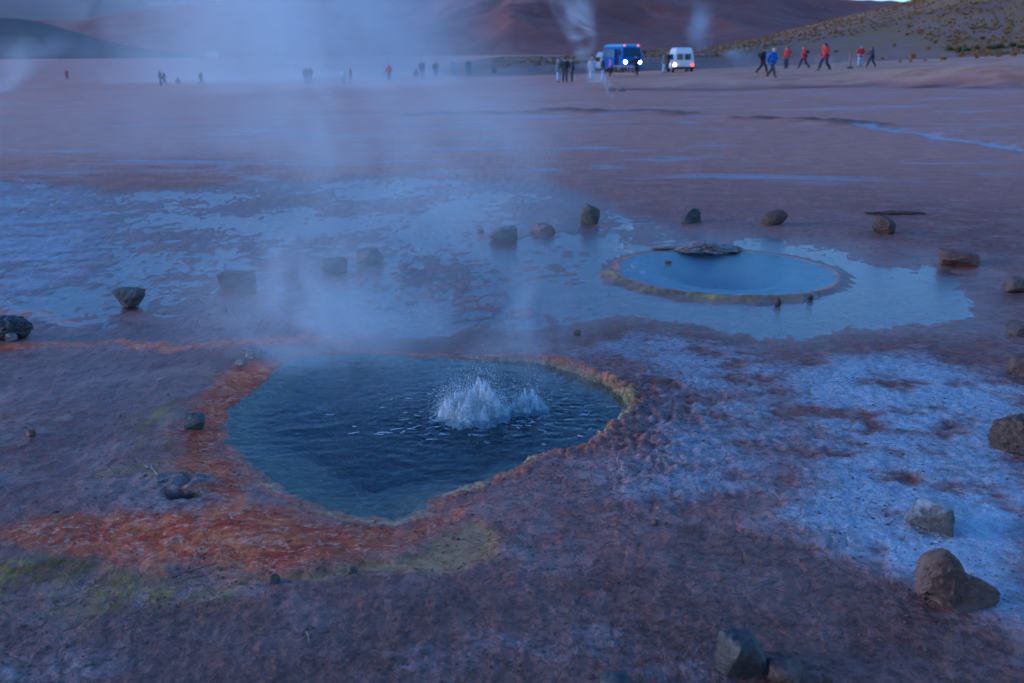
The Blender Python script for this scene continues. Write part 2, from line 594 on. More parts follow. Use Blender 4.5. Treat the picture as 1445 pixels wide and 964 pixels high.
    B[mid, 1] = np.maximum(B[mid, 1], sstep(.42, .2, st))
    zz = Z[mid] - .06 * sstep(.45, .1, st)
    for L in DARK_LINES:
        dl = seg_d(L, wx, wy)
        zz = zz + .10 * np.exp(-((dl - .35) / .4) ** 2) * 1.0
        C[mid, 3] = np.maximum(C[mid, 3], .95 * sstep(1.0, .15, dl / (1 + .8 * fbm(x * .5, y * .5, 2))) * (y > 22))
    Z[mid] = zz
    far = Y >= 50
    bx, by = X[far], Y[far]
    uu = bx / by
    b_y = 60 + 3 * np.sin(bx * 0.13) + 1.2 * np.sin(bx * .41)
    bank = np.exp(-((by - b_y) / 4.5) ** 2) * sstep(.09, .16, uu)
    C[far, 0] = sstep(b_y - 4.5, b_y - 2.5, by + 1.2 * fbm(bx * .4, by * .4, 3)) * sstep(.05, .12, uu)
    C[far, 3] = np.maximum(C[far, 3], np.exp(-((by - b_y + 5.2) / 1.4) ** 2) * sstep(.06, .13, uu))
    Z[far] += bank * .14 * fbm(bx * .35, by * .35, 4)
    GRID.update(ys=ys, U=U, hw=hw, Z=Z)
    me = grid_mesh('ground', X, Y, Z)
    vcol(me, 'mask_a', A)
    vcol(me, 'mask_b', B)
    vcol(me, 'mask_c', C)
    return me

def ground_material():
    m = NT('mineral_ground')
    p = m.pos()
    sx = m.n('ShaderNodeSeparateXYZ')
    m.set(sx.inputs[0], p)
    Xc, Yc = sx.outputs[0], sx.outputs[1]
    org, salt, och, oli = m.attr('mask_a')
    dep, wet, vent, inring = m.attr('mask_b')
    bank, moundm, hollow, foot = m.attr('mask_c')
    n_big = m.noise(m.scl(p, (.5, .32, 1)), 1.0, 5, .6)
    n_med = m.noise(m.scl(p, (2.2, 2.8, 1)), 1.0, 6, .62)
    n_fine = m.noise(p, 26, 5, .6)
    n_grain = m.noise(p, 150, 3, .6)
    spots = m.voro(p, 55)
    # mud: brown, dusty rose and a grey crust
    c = m.mix(m.mr(n_big, .35, .65), (.29, .09, .062), (.47, .175, .125))
    c = m.mix(m.mr(n_med, .45, .70, 0, .8), c, (.52, .27, .22))
    c = m.mix(m.mr(n_fine, .34, .56, .5, 0), c, (.10, .045, .036))
    c = m.mix(m.mr(n_grain, .56, .72, 0, .22), c, (.40, .27, .23))
    c = m.mix(m.mr(n_grain, .32, .46, .38, 0), c, (.06, .026, .02))
    gr2 = m.voro(p, 120)
    c = m.mix(m.math('MULTIPLY', m.mr(gr2, .10, .3, .4, 0), m.mr(n_med, .4, .62)), c, (.07, .04, .035))
    c = m.mix(m.math('MULTIPLY', m.mr(m.voro(p, 90), .08, .2, .35, 0), m.mr(n_fine, .5, .62)), c, (.50, .36, .31))
    c = m.mix(m.mr(m.noise(p, 7, 5, .65), .50, .62, 0, .55), c, (.20, .125, .11))
    plate = m.mr(m.noise(m.scl(p, (1, 1.25, 1)), 11, 6, .62, .5), .46, .54)
    c = m.mix(m.math('MULTIPLY', plate, m.mr(n_med, .35, .6, .1, .55)), c, (.40, .24, .20))
    # dry rose coloured flats further out
    far = m.mr(Yc, 9, 20)
    c = m.mix(m.math('MULTIPLY', far, .85), c, m.mix(m.mr(n_med, .3, .7), (.56, .20, .13), (.72, .33, .23)))
    # long streaks of sinter out on the flat
    st = m.noise(m.scl(p, (.22, .75, 1)), 1.0, 6, .66, .6)
    stm = m.math('MULTIPLY', m.mr(st, .53, .66), m.mr(Yc, 9, 18, 0, .8))
    c = m.mix(stm, c, (.46, .44, .46))
    dk = m.noise(m.scl(p, (.09, .55, 1)), 1.0, 5, .6, .3)
    c = m.mix(m.math('MULTIPLY', m.mr(dk, .58, .70), m.mr(Yc, 16, 40, 0, .65)), c, (.13, .07, .055))
    c = m.mix(m.math('MULTIPLY', m.math('MULTIPLY', bank, m.mr(Yc, 20, 15)), m.mr(n_med, .3, .62, .95, .55)), c, m.mix(m.mr(n_fine, .35, .65), (.14, .055, .038), (.25, .11, .08)))
    c = m.mix(m.math('MULTIPLY', m.math('MULTIPLY', bank, m.mr(Yc, 20, 24)), m.mr(n_big, .3, .6, .6, 1)), c, m.mix(m.mr(m.noise(m.scl(p, (.25, .6, 1)), 1.0, 6, .65), .35, .65), (.48, .19, .11), (.68, .35, .22)))
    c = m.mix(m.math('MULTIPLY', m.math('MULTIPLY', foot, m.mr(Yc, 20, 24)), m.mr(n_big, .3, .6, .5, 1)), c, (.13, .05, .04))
    # wet flats: greyer, darker silt
    cw = m.mix(m.mr(n_med, .38, .66), (.15, .06, .048), (.34, .165, .13))
    c = m.mix(m.math('MULTIPLY', wet, .8), c, cw)
    # olive and ochre mats
    so = m.math('MULTIPLY', oli, m.mr(n_fine, .35, .58, .15, 1))
    c = m.mix(so, c, m.mix(m.mr(n_med, .35, .65), (.17, .095, .012), (.50, .30, .04)))
    c = m.mix(m.math('MULTIPLY', och, m.mr(n_med, .25, .55, .6, 1)), c, m.mix(m.mr(n_fine, .3, .7), (.40, .18, .06), (.58, .32, .14)))
    # orange bacterial mat, thin over grey silt in places
    n_o = m.noise(m.scl(p, (4.5, 7, 1)), 1.0, 6, .62, .8)
    oc = m.mix(m.mr(n_o, .34, .64), (.62, .05, .012), (.92, .20, .045))
    oc = m.mix(m.mr(n_fine, .54, .72, 0, .6), oc, (.78, .36, .22))
    oc = m.mix(m.mr(n_big, .42, .56, .55, 0), oc, (.30, .06, .03))
    vn = m.math('ABSOLUTE', m.math('SUBTRACT', m.noise(m.scl(p, (1, 1.4, 1)), 7, 4, .6, 1.2), .5))
    oc = m.mix(m.math('MULTIPLY', m.mr(vn, 0, .035, .85, 0), m.mr(n_fine, .38, .55)), oc, (.90, .46, .30))
    oc = m.mix(m.math('MULTIPLY', plate, .2), oc, (.85, .26, .12))
    om = m.math('MULTIPLY', org, m.mr(m.math('ADD', n_o, m.math('MULTIPLY', org, .32)), .42, .66, .2, 1))
    c = m.mix(om, c, oc)
    c = m.mix(m.math('MULTIPLY', moundm, .85), c, m.mix(m.mr(n_fine, .35, .65), (.12, .11, .10), (.34, .30, .28)))
    c = m.mix(hollow, c, (.03, .03, .028))  # shade inside the hollow put into the ground colour
    # salt and sinter: powdery, with dark grains showing through
    sm = m.math('MULTIPLY', salt, m.mr(m.math('ADD', m.math('MULTIPLY', n_fine, .6), m.math('ADD', m.math('MULTIPLY', n_med, .6), m.math('MULTIPLY', salt, .40))), .62, 1.08))
    sc_ = m.mix(m.mr(n_grain, .35, .6), (.36, .35, .37), (.60, .59, .62))
    c = m.mix(sm, c, sc_)
    c = m.mix(m.math('MULTIPLY', m.mr(spots, .12, .26, .75, 0), m.mr(n_med, .45, .6, 0, .7)), c, (.13, .09, .08))
    # bed of the first spring: pale sinter shelf, deep water's dimness put into the silt colour
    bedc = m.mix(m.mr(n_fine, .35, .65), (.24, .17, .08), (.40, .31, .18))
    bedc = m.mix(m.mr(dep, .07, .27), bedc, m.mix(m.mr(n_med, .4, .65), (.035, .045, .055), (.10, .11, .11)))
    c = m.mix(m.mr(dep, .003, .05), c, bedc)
    # pale yellow sinter along the waterline
    c = m.mix(m.math('MULTIPLY', foot, m.mr(Yc, 20, 15)), c, m.mix(m.mr(n_fine, .35, .6), (.34, .22, .06), (.60, .50, .30)))
    # bed of the second spring: pale blue-grey silica, vent's deep-water blue put into the colour
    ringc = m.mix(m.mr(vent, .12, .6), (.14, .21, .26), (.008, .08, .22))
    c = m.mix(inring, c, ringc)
    sheen = m.mr(m.math('ADD', n_big, m.math('MULTIPLY', m.mr(Xc, .6, -.9), .16)), .44, .60)
    rough = m.mixf(wet, m.mixf(m.math('MULTIPLY', sheen, m.mr(Yc, 12, 7)), m.mr(n_med, .35, .65, .60, .85), .40), m.mr(n_med, .35, .65, .28, .50))
    rough = m.mixf(m.math('MULTIPLY', sm, .8), rough, .85)
    rough = m.mixf(m.math('MULTIPLY', org, .55), rough, .38)
    n_sand = m.noise(p, 75, 4, .7)
    h1 = m.math('ADD', m.math('MULTIPLY', n_fine, .6), m.math('ADD', m.math('MULTIPLY', n_grain, .3), m.math('MULTIPLY', n_sand, .55)))
    h1 = m.math('ADD', h1, m.math('MULTIPLY', m.mr(spots, 0, .35), -.25))
    bs = m.mixf(wet, 1.0, .4)
    nb = m.bump(h1, bs, .013)
    nb = m.bump(plate, m.mixf(wet, .75, .4), .010, nb)
    crk = m.n('ShaderNodeTexVoronoi', feature='DISTANCE_TO_EDGE')
    m.set(crk.inputs['Vector'], m.vmath('ADD', p, m.vmath('MULTIPLY', m.noise(p, 6, 3, color=True), (.12, .12, 0))))
    crk.inputs['Scale'].default_value = 5.5
    nb = m.bump(m.mr(crk.outputs['Distance'], 0, .035), m.mr(n_big, .45, .6, 0, .8), .012, nb)
    nb = m.bump(n_med, .5, .05, nb)
    nb = m.bump(m.noise(m.scl(p, (1.2, 1.8, 1)), 1.0, 5, .65), m.mr(Yc, 9, 30, 0, .35), .06, nb)
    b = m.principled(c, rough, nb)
    m.set(b.inputs['Specular IOR Level'], m.mixf(wet, m.mixf(m.math('MAXIMUM', org, oli), m.mixf(m.mr(Yc, 7, 14), m.mixf(sheen, .12, .20), .08), .08), .24))
    return m.mat

ground = link('ground', build_ground(), ground_material())
tag(ground, 'rust and brown mineral ground of a steaming geyser field', 'ground', kind='structure')

# ------------------------------------------------------------------ water
def water_material(name, tint, turb, turb_col, rip, rip_scale, rough=.03, stretch=(1, 1, 1), gloss=1.0):
    m = NT(name)
    p = m.pos()
    n1 = m.noise(m.scl(p, stretch), rip_scale, 4, .55, .6)
    n2 = m.noise(m.scl(p, stretch), rip_scale * 3.7, 3, .5)
    h = m.math('ADD', n1, m.math('MULTIPLY', n2, .3))
    nb = m.bump(h, rip, .02)
    tr = m.n('ShaderNodeBsdfTransparent')
    tr.inputs[0].default_value = (*tint, 1)
    df = m.n('ShaderNodeBsdfDiffuse')
    df.inputs[0].default_value = (*turb_col, 1)
    gl = m.n('ShaderNodeBsdfGlossy')
    gl.inputs['Roughness'].default_value = rough
    gl.inputs['Color'].default_value = (gloss, gloss, gloss, 1)
    m.set(gl.inputs['Normal'], nb)
    fr = m.n('ShaderNodeFresnel')
    # seen from below the sheet must let the same light through as from above
    m.set(fr.inputs[0], m.mr(m.n('ShaderNodeNewGeometry').outputs['Backfacing'], 0, 1, 1.33, 1 / 1.33, smooth=False))
    m.set(fr.inputs['Normal'], nb)
    a = m.n('ShaderNodeMixShader')
    m.set(a.inputs[0], m.mr(m.noise(p, 3.0, 3), .3, .7, turb * .6, turb * 1.3))
    m.set(a.inputs[1], tr.outputs[0])
    m.set(a.inputs[2], df.outputs[0])
    b = m.n('ShaderNodeMixShader')
    m.set(b.inputs[0], fr.outputs[0])
    m.set(b.inputs[1], a.outputs[0])
    m.set(b.inputs[2], gl.outputs[0])
    m.set(m.out.inputs['Surface'], b.outputs[0])
    m.mat.use_transparent_shadow = True
    return m.mat

SPL = P(668, 588, POOL_Z)
SPL2 = P(746, 580, POOL_Z)

def build_pool_water():
    x0, y0 = POOL.min(0) - .12
    x1, y1 = POOL.max(0) + .12
    nx, ny = 330, 300
    X, Y = np.meshgrid(np.linspace(x0, x1, nx), np.linspace(y0, y1, ny))
    d = sdf(POOL, X, Y)
    Z = np.full(X.shape, POOL_Z)
    for (sx, sy), a in ((SPL, 1.0), (SPL2, .55)):
        r = np.hypot(X - sx, Y - sy)
        Z += a * .0035 * np.sin(r * 55 + 7 * fbm(X * 3, Y * 3, 3)) * np.exp(-r * 2.4) * sstep(.0, .12, r)
        Z += a * .016 * fbm(X * 16 + a, Y * 16, 4, ridge=True) * np.exp(-(r / .42) ** 2)
        Z += a * .012 * np.exp(-(r / .12) ** 2)
    wv = fbm(X * 1.3 + 4, Y * 1.3, 2)
    Z += .0045 * fbm(X * 3 + 1.2 * wv, Y * 5 + .8 * wv, 3, ridge=True) * (.6 + wv)
    Z += .0018 * fbm(X * 14, Y * 20, 3)
    keep = (d < .10).ravel()
    return grid_mesh('spring_water', X, Y, Z, keep)

w1 = link('spring_water', build_pool_water(), water_material('spring_water', (.70, .80, .84), .05, (.13, .22, .30), .16, 13, .05, gloss=.72))
tag(w1, 'dark blue rippled water of the bubbling spring in front', 'water', kind='structure')

def build_film():
    X, Y = np.meshgrid(np.linspace(-12, 10, 300), np.linspace(3.4, 17.5, 260))
    d = sdf(POOL, X, Y)
    r2 = np.hypot((X - POOL2_C[0]) / POOL2_A, (Y - POOL2_C[1]) / POOL2_B)
    w = np.minimum(sdf(WET, X, Y), sdf(WET2, X, Y))
    keep = ((d > .2) & (r2 > 1.12) & (w < .9)).ravel()
    return grid_mesh('shallow_water', X, Y, np.full(X.shape, FILM_Z), keep)

w2 = link('shallow_water', build_film(), water_material('shallow_water', (.90, .93, .94), .02, (.25, .30, .34), .26, 14, .06, (1, 1.8, 1), gloss=.84))
tag(w2, 'thin sheet of run-off water shining on the flat between the springs', 'water', kind='structure')

def build_pool2():
    X, Y = np.meshgrid(np.linspace(POOL2_C[0] - 1.15, POOL2_C[0] + 1.15, 220), np.linspace(POOL2_C[1] - 1.2, POOL2_C[1] + 1.2, 220))
    return grid_mesh('terrace_water', X, Y, np.full(X.shape, POOL2_Z) + .0015 * fbm(X * 6, Y * 9, 3), (ring_r(X, Y) < 1.055).ravel())

w3 = link('terrace_water', build_pool2(), water_material('terrace_water', (.80, .93, .97), .05, (.15, .38, .52), .3, 14, .07, (1, 1.8, 1), gloss=.62))
tag(w3, 'pale blue water filling the round rimmed spring', 'water', kind='structure')

# ================================================================== HILLS AND MOUNTAINS
def ridge(pts, D):
    xs = [(a - CX) / F_PX for a, b in pts]
    zs = [CAM_H + (Y_HOR - b) * D / F_PX for a, b in pts]
    return lambda u: np.interp(u, xs, zs)

HILL_R = ridge([(560, 110), (640, 90), (690, 82), (800, 78.5), (900, 74), (1000, 67), (1061, 54), (1138, 36), (1215, 18), (1283, 1), (1445, -48), (1700, -120)], 185)

def hill_z(x, y):
    u = x / y
    top = HILL_R(u)
    f = np.clip((y - 96) / 89, 0, 1)
    f = .55 * f + .45 * f * f * (3 - 2 * f)
    base = hgt(x, y)
    z = base - .35 + (top - base + .35) * f
    z = z + f * (1 - .6 * f) * (1.1 * fbm(x * .05, y * .05, 4) + .35 * fbm(x * .3, y * .3, 3))
    back = np.clip((y - 185) / 200, 0, 1)
    return z - 6 * back * back

def hill_mesh():
    ys = np.concatenate([np.linspace(90, 185, 130), np.geomspace(187, 420, 20)])
    us = np.linspace(-.09, .85, 330)
    U, Y = np.meshgrid(us, ys)
    X = U * Y
    return grid_mesh('hillside', X, Y, hill_z(X, Y))

def rock_soil(name, ca, cb, cc, scale, veg=None):
    m = NT(name)
    p = m.pos()
    n1 = m.noise(p, scale, 6, .6)
    n2 = m.noise(p, scale * 7, 5, .65)
    c = m.mix(m.mr(n1, .35, .65), ca, cb)
    c = m.mix(m.mr(n2, .5, .75, 0, .6), c, cc)
    if veg:
        n3 = m.noise(p, scale * 2.6, 6, .7)
        sz = m.n('ShaderNodeSeparateXYZ')
        m.set(sz.inputs[0], p)
        c = m.mix(m.math('MULTIPLY', m.mr(n3, .40, .58, 0, .9), m.mr(sz.outputs[2], 1.6, 3.4)), c, veg)
    nb = m.bump(n2, .8, .4 / (scale * 20))
    m.principled(c, .92, nb)
    return m.mat

hill = link('hillside', hill_mesh(), rock_soil('hill_soil', (.22, .09, .06), (.31, .145, .095), (.38, .20, .14), .06, (.30, .135, .028)))
tag(hill, 'grassy reddish hillside rising behind the walkers', 'hill', kind='structure')

def far_mesh(name, pts, D0, D1, seed, rough):
    f = ridge(pts, D1)
    us = np.linspace(-.95, .95, 420)
    ys = np.concatenate([np.linspace(D0, D1, 110), np.linspace(D1 * 1.02, D1 * 1.6, 16)])
    U, Y = np.meshgrid(us, ys)
    X = U * Y
    t = np.clip((Y - D0) / (D1 - D0), 0, 1)
    s = .35 * t + .65 * t ** 1.7
    top = f(U)
    z = 2.0 + (top - 2.0) * s
    g = fbm(X * 6 / D1 + seed, Y * 4 / D1, 6, .52, ridge=True)
    z = z + rough * (top - 2).clip(0) * g * t * (1 - t * .75)
    z = z - np.where(Y > D1, ((Y - D1) / D1) ** 2 * 300, 0) - 6 * (t <= 0)
    return grid_mesh(name, X, Y, z)

mtn = link('mountain', far_mesh('mountain', [(-900, 40), (-300, 40), (60, 38), (85, 37), (150, 33), (200, 28), (270, 20), (330, 10), (400, 0), (550, -40), (720, -75), (850, -58), (950, -30),
           (1030, -10), (1080, 0), (1110, 8), (1150, 12), (1200, 15), (1300, 20), (1450, 32), (1900, 50)], 800, 2000, 3.0, .6),
           rock_soil('mountain_rock', (.21, .05, .034), (.31, .085, .055), (.38, .14, .10), .004))
tag(mtn, 'big red brown mountain behind the geyser field', 'mountain', kind='structure')
hl = link('dark_hill', far_mesh('dark_hill', [(-900, 0), (-300, 12), (-60, 26), (0, 30), (60, 33), (85, 36), (130, 48), (200, 66), (300, 82), (1000, 90), (1900, 90)], 420, 800, 8.0, .2),
          rock_soil('dark_hill_soil', (.07, .045, .04), (.11, .07, .055), (.14, .09, .07), .012))
tag(hl, 'low dark brown hill at the far edge of the plain', 'hill', kind='structure')

# ------------------------------------------------------------------ tussock grass
def tuft_mesh(name, n, seed, w=.10):
    r = random.Random(seed)
    vs, fs = [], []
    for i in range(n):
        a = r.uniform(0, 6.283)
        lean = r.uniform(.1, 1.15)
        L = r.uniform(.6, 1.0)
        bx, by = .32 * r.uniform(-1, 1), .32 * r.uniform(-1, 1)
        dx, dy = math.cos(a), math.sin(a)
        tx, ty = -dy, dx
        m = (bx + dx * lean * .45 * L, by + dy * lean * .45 * L, .62 * L * math.cos(lean * .6))
        e = (bx + dx * lean * 1.0 * L, by + dy * lean * 1.0 * L, L * math.cos(lean * .95))
        k = len(vs)
        for q, ww in (((bx, by, -.05), 1.0), (m, .9)):
            vs += [(q[0] - tx * w * ww, q[1] - ty * w * ww, q[2]), (q[0] + tx * w * ww, q[1] + ty * w * ww, q[2])]
        vs.append(e)
        fs += [(k, k + 1, k + 3, k + 2), (k + 2, k + 3, k + 4)]
    me = bpy.data.meshes.new(name)
    me.from_pydata(vs, [], fs)
    return me

def tuft_mat(name, ca, cb):
    m = NT(name)
    oi = m.n('ShaderNodeObjectInfo')
    c = m.mix(m.noise(m.pos(), 1.3, 3), ca, cb)
    m.principled(c, .8)
    return m.mat

STRAW = tuft_mat('dry_straw', (.17, .075, .018), (.44, .22, .05))
GREENG = tuft_mat('green_scrub', (.05, .07, .018), (.12, .13, .03))

def tuft_field():
    protos = [tuft_mesh('t', 12, s, .13) for s in range(5)]
    vv = [np.array([v.co[:] for v in p.vertices]) for p in protos]
    ff = [[tuple(q.vertices) for q in p.polygons] for p in protos]
    r = random.Random(5)
    V, Fq, n = [], [], 0
    cnt = 0
    gy = 97 + 92 * rng.random(16000) ** 1.1
    gx = rng.uniform(-.02, .72, 16000) * gy
    ok = (fbm(gx * .07, gy * .05, 4) > rng.uniform(-.35, .22, 16000)) & (gy > 98 + 38 * (1 - sstep(.34, .46, gx / gy)))
    gx, gy = gx[ok][:7500], gy[ok][:7500]
    gzz = hill_z(gx, gy)
    for x, y, z in zip(gx.tolist(), gy.tolist(), gzz.tolist()):
        s = r.uniform(.15, .42)
        k = r.randrange(5)
        a = r.uniform(0, 6.28)
        c, si = math.cos(a), math.sin(a)
        p = vv[k]
        q = np.stack([(p[:, 0] * c - p[:, 1] * si) * s * 1.1 + x, (p[:, 0] * si + p[:, 1] * c) * s * 1.1 + y, p[:, 2] * s * .75 + z], 1)
        V.append(q)
        Fq += [tuple(i + n for i in f) for f in ff[k]]
        n += len(q)
        cnt += 1
    for p in protos:
        bpy.data.meshes.remove(p)
    me = bpy.data.meshes.new('tussock_grass')
    me.from_pydata(np.concatenate(V).tolist(), [], Fq)
    return me

tg = link('tussock_grass', tuft_field(), STRAW)
tag(tg, 'straw coloured tussock grass scattered over the hillside', 'grass', kind='stuff')

tus = [tuft_mesh('grass_tussock', 46, 50 + i, .07) for i in range(4)]
shr = [tuft_mesh('scrub_bush', 60, 80 + i, .09) for i in range(3)]
for m_ in tus:
    m_.materials.append(STRAW)
for m_ in shr:
    m_.materials.append(GREENG)
def hill_spot(px, py):
    d = ray(px, py)
    t = np.arange(80, 400, .25)
    x, y = d[0] * t, d[1] * t
    g = np.maximum(hgt(x, y), np.where(y > 92, hill_z(x, y), -9))
    hit = np.nonzero(CAM_H + d[2] * t <= g)[0]
    k = int(hit[0]) if len(hit) else len(t) - 1
    return Vector((x[k], y[k], float(g[k])))

r_ = random.Random(3)
for i, (px, py, s) in enumerate([(1288, 82, 11), (1330, 88, 10), (1285, 90, 6), (1270, 92, 5), (1305, 93, 5), (1378, 88, 6), (1355, 80, 8), (1392, 78, 9), (1430, 86, 11), (1408, 90, 8),
                                 (1310, 70, 7), (1262, 66, 7), (1352, 56, 8), (1300, 45, 7), (1372, 42, 7), (1340, 34, 7), (1425, 32, 7), (1280, 50, 6), (1418, 60, 7), (1245, 84, 6), (1225, 78, 6), (1180, 74, 5)]):
    v = hill_spot(px, py)
    o = link('grass_tussock', tus[i % 4], None, None, v)
    k = s * v.y / F_PX * .75
    o.scale = (k * 1.1, k * 1.1, k)
    o.rotation_euler = (0, 0, r_.uniform(0, 6.28))
    tag(o, 'rounded straw yellow grass tussock at the foot of the hillside', 'grass tussock', 'grass tussocks on the hillside')
for i, (px, py, s) in enumerate([(1338, 72, 12), (1352, 73, 11), (1365, 72, 10), (1386, 56, 9), (1398, 70, 12), (1412, 68, 12), (1428, 66, 12), (1440, 68, 11), (1320, 61, 5), (1378, 70, 8)]):
    v = hill_spot(px, py)
    o = link('scrub_bush', shr[i % 3], None, None, v)
    k = s * v.y / F_PX * .7
    o.scale = (k * 1.25, k * 1.25, k * .85)
    o.rotation_euler = (0, 0, r_.uniform(0, 6.28))
    tag(o, 'low dark green scrub bush on the hillside behind the bank', 'bush', 'scrub bushes on the hillside')

# ================================================================== ROCKS
def rock_mat(name, ca, cb, frost=0.0, wet=.75, frost_c=(.55, .55, .56)):
    m = NT(name)
    p = m.obj()
    oi = m.n('ShaderNodeObjectInfo').outputs['Random']
    p = m.vmath('ADD', p, m.vmath('MULTIPLY', m.n('ShaderNodeObjectInfo').outputs['Location'], (3, 3, 3)))
    n1 = m.noise(p, 9, 6, .62)
    n2 = m.noise(p, 48, 5, .65)
    ca, cb = tuple(k * .72 for k in ca), tuple(k * .72 for k in cb)
    c = m.mix(m.mr(n1, .35, .65), ca, cb)
    c = m.mix(m.mr(n2, .48, .7, 0, .55), c, tuple(min(1, k * 1.6) for k in cb))
    c = m.mix(m.mr(n2, .3, .45, .6, 0), c, tuple(k * .5 for k in ca))
    if frost:
        g = m.n('ShaderNodeNewGeometry')
        sp = m.n('ShaderNodeSeparateXYZ')
        m.set(sp.inputs[0], g.outputs['Normal'])
        f = m.math('MULTIPLY', m.mr(sp.outputs[2], .35, .8), m.mr(n1, .4, .55, 0, frost))
        c = m.mix(f, c, frost_c)
    nb = m.bump(n2, .7, .008)
    nb = m.bump(n1, .6, .03, nb)
    m.principled(c, wet, nb)
    return m.mat

RM = {
    'dark': rock_mat('dark_rock', (.045, .035, .033), (.10, .08, .07), wet=.55),
    'grey': rock_mat('grey_rock', (.08, .07, .06), (.17, .145, .125)),
    'pink': rock_mat('pink_rock', (.15, .10, .09), (.25, .18, .16)),
    'brown': rock_mat('brown_rock', (.075, .038, .026), (.16, .09, .06)),
    'red': rock_mat('red_rock', (.14, .06, .04), (.26, .12, .08)),
    'tan': rock_mat('tan_rock', (.10, .05, .036), (.20, .115, .085)),
    'frost': rock_mat('frosted_rock', (.10, .08, .07), (.19, .16, .145), frost=.4),
    'sinter': rock_mat('sinter_rock', (.22, .16, .14), (.42, .33, .29)),
}

def rock_mesh(seed, w, d, h, taper=1.0, block=.0, cuts=7, lean=0.0, rough=.06, notch=0.0, prof=None):
    """irregular stone: a rounded or blocky body, planed by random cuts, then roughened; taper > 1 is wider on top"""
    r = random.Random(seed)
    bm = bmesh.new()
    bmesh.ops.create_icosphere(bm, subdivisions=5 if w > .25 else 4, radius=1.0)
    e = 2 + block * 6
    pl = []
    for _ in range(cuts):
        n = Vector((r.gauss(0, 1), r.gauss(0, 1), r.gauss(0, .8))).normalized()
        pl.append((n, r.uniform(.62, .9)))
    off = Vector((seed * 3.7, seed * 1.3, seed * .7))
    for v in bm.verts:
        c = v.co
        k = (abs(c.x) ** e + abs(c.y) ** e + abs(c.z) ** e) ** (-1 / e)
        c = c * k
        for n, q in pl:
            t = c.dot(n)
            if t > q:
                c = c - n * (t - q) * .93
        nn = mnoise.fractal(c * 1.3 + off, 1.0, 2.0, 3) * .5
        n2 = mnoise.fractal(c * 4.5 + off, .9, 2.1, 4)
        n3 = mnoise.fractal(c * 11 + off, .8, 2.1, 3)
        c = c * (1 + rough * 2.4 * nn + rough * 1.1 * n2 + rough * .35 * n3)
        if notch:
            c.z -= notch * max(0, c.x * .9 + .15) ** 1.0 * (c.z > -.2)
        v.co = c
    lo = [min(v.co[i] for v in bm.verts) for i in range(3)]
    hi = [max(v.co[i] for v in bm.verts) for i in range(3)]
    for v in bm.verts:
        q = [(v.co[i] - lo[i]) / (hi[i] - lo[i]) for i in range(3)]
        tz = q[2]
        s = (1 + (taper - 1) * tz) / max(taper, 1)
        if prof:
            tz *= float(np.interp(q[0], prof[0], prof[1]))
        v.co = Vector(((q[0] - .5) * w * s + lean * (tz - .5) * h, (q[1] - .5) * d * s, tz * h))
    bm.normal_update()
    me = from_bm(bm, 'rock')
    me.set_sharp_from_angle(angle=R(32))
    return me

def put_rock(name, label, box, mat, seed, cat='rock', rz=0.0, deep=.8, sink=.16, tilt_=(0, 0), group=None, **kw):
    x0, y0, x1, y1 = box
    v = spot((x0 + x1) / 2, y1 - .18 * (y1 - y0))
    D = depth_of(v)
    w = (x1 - x0) * D / F_PX
    h = (y1 - y0) * D / F_PX * .93
    hh = h / (1 - sink)
    me = rock_mesh(seed, w, w * deep, hh, **kw)
    o = link(name, me, RM[mat] if isinstance(mat, str) else mat, None, (v.x, v.y, v.z - hh * sink))
    o.rotation_euler = (tilt_[0], tilt_[1], rz)
    tag(o, label, cat, group)
    return o

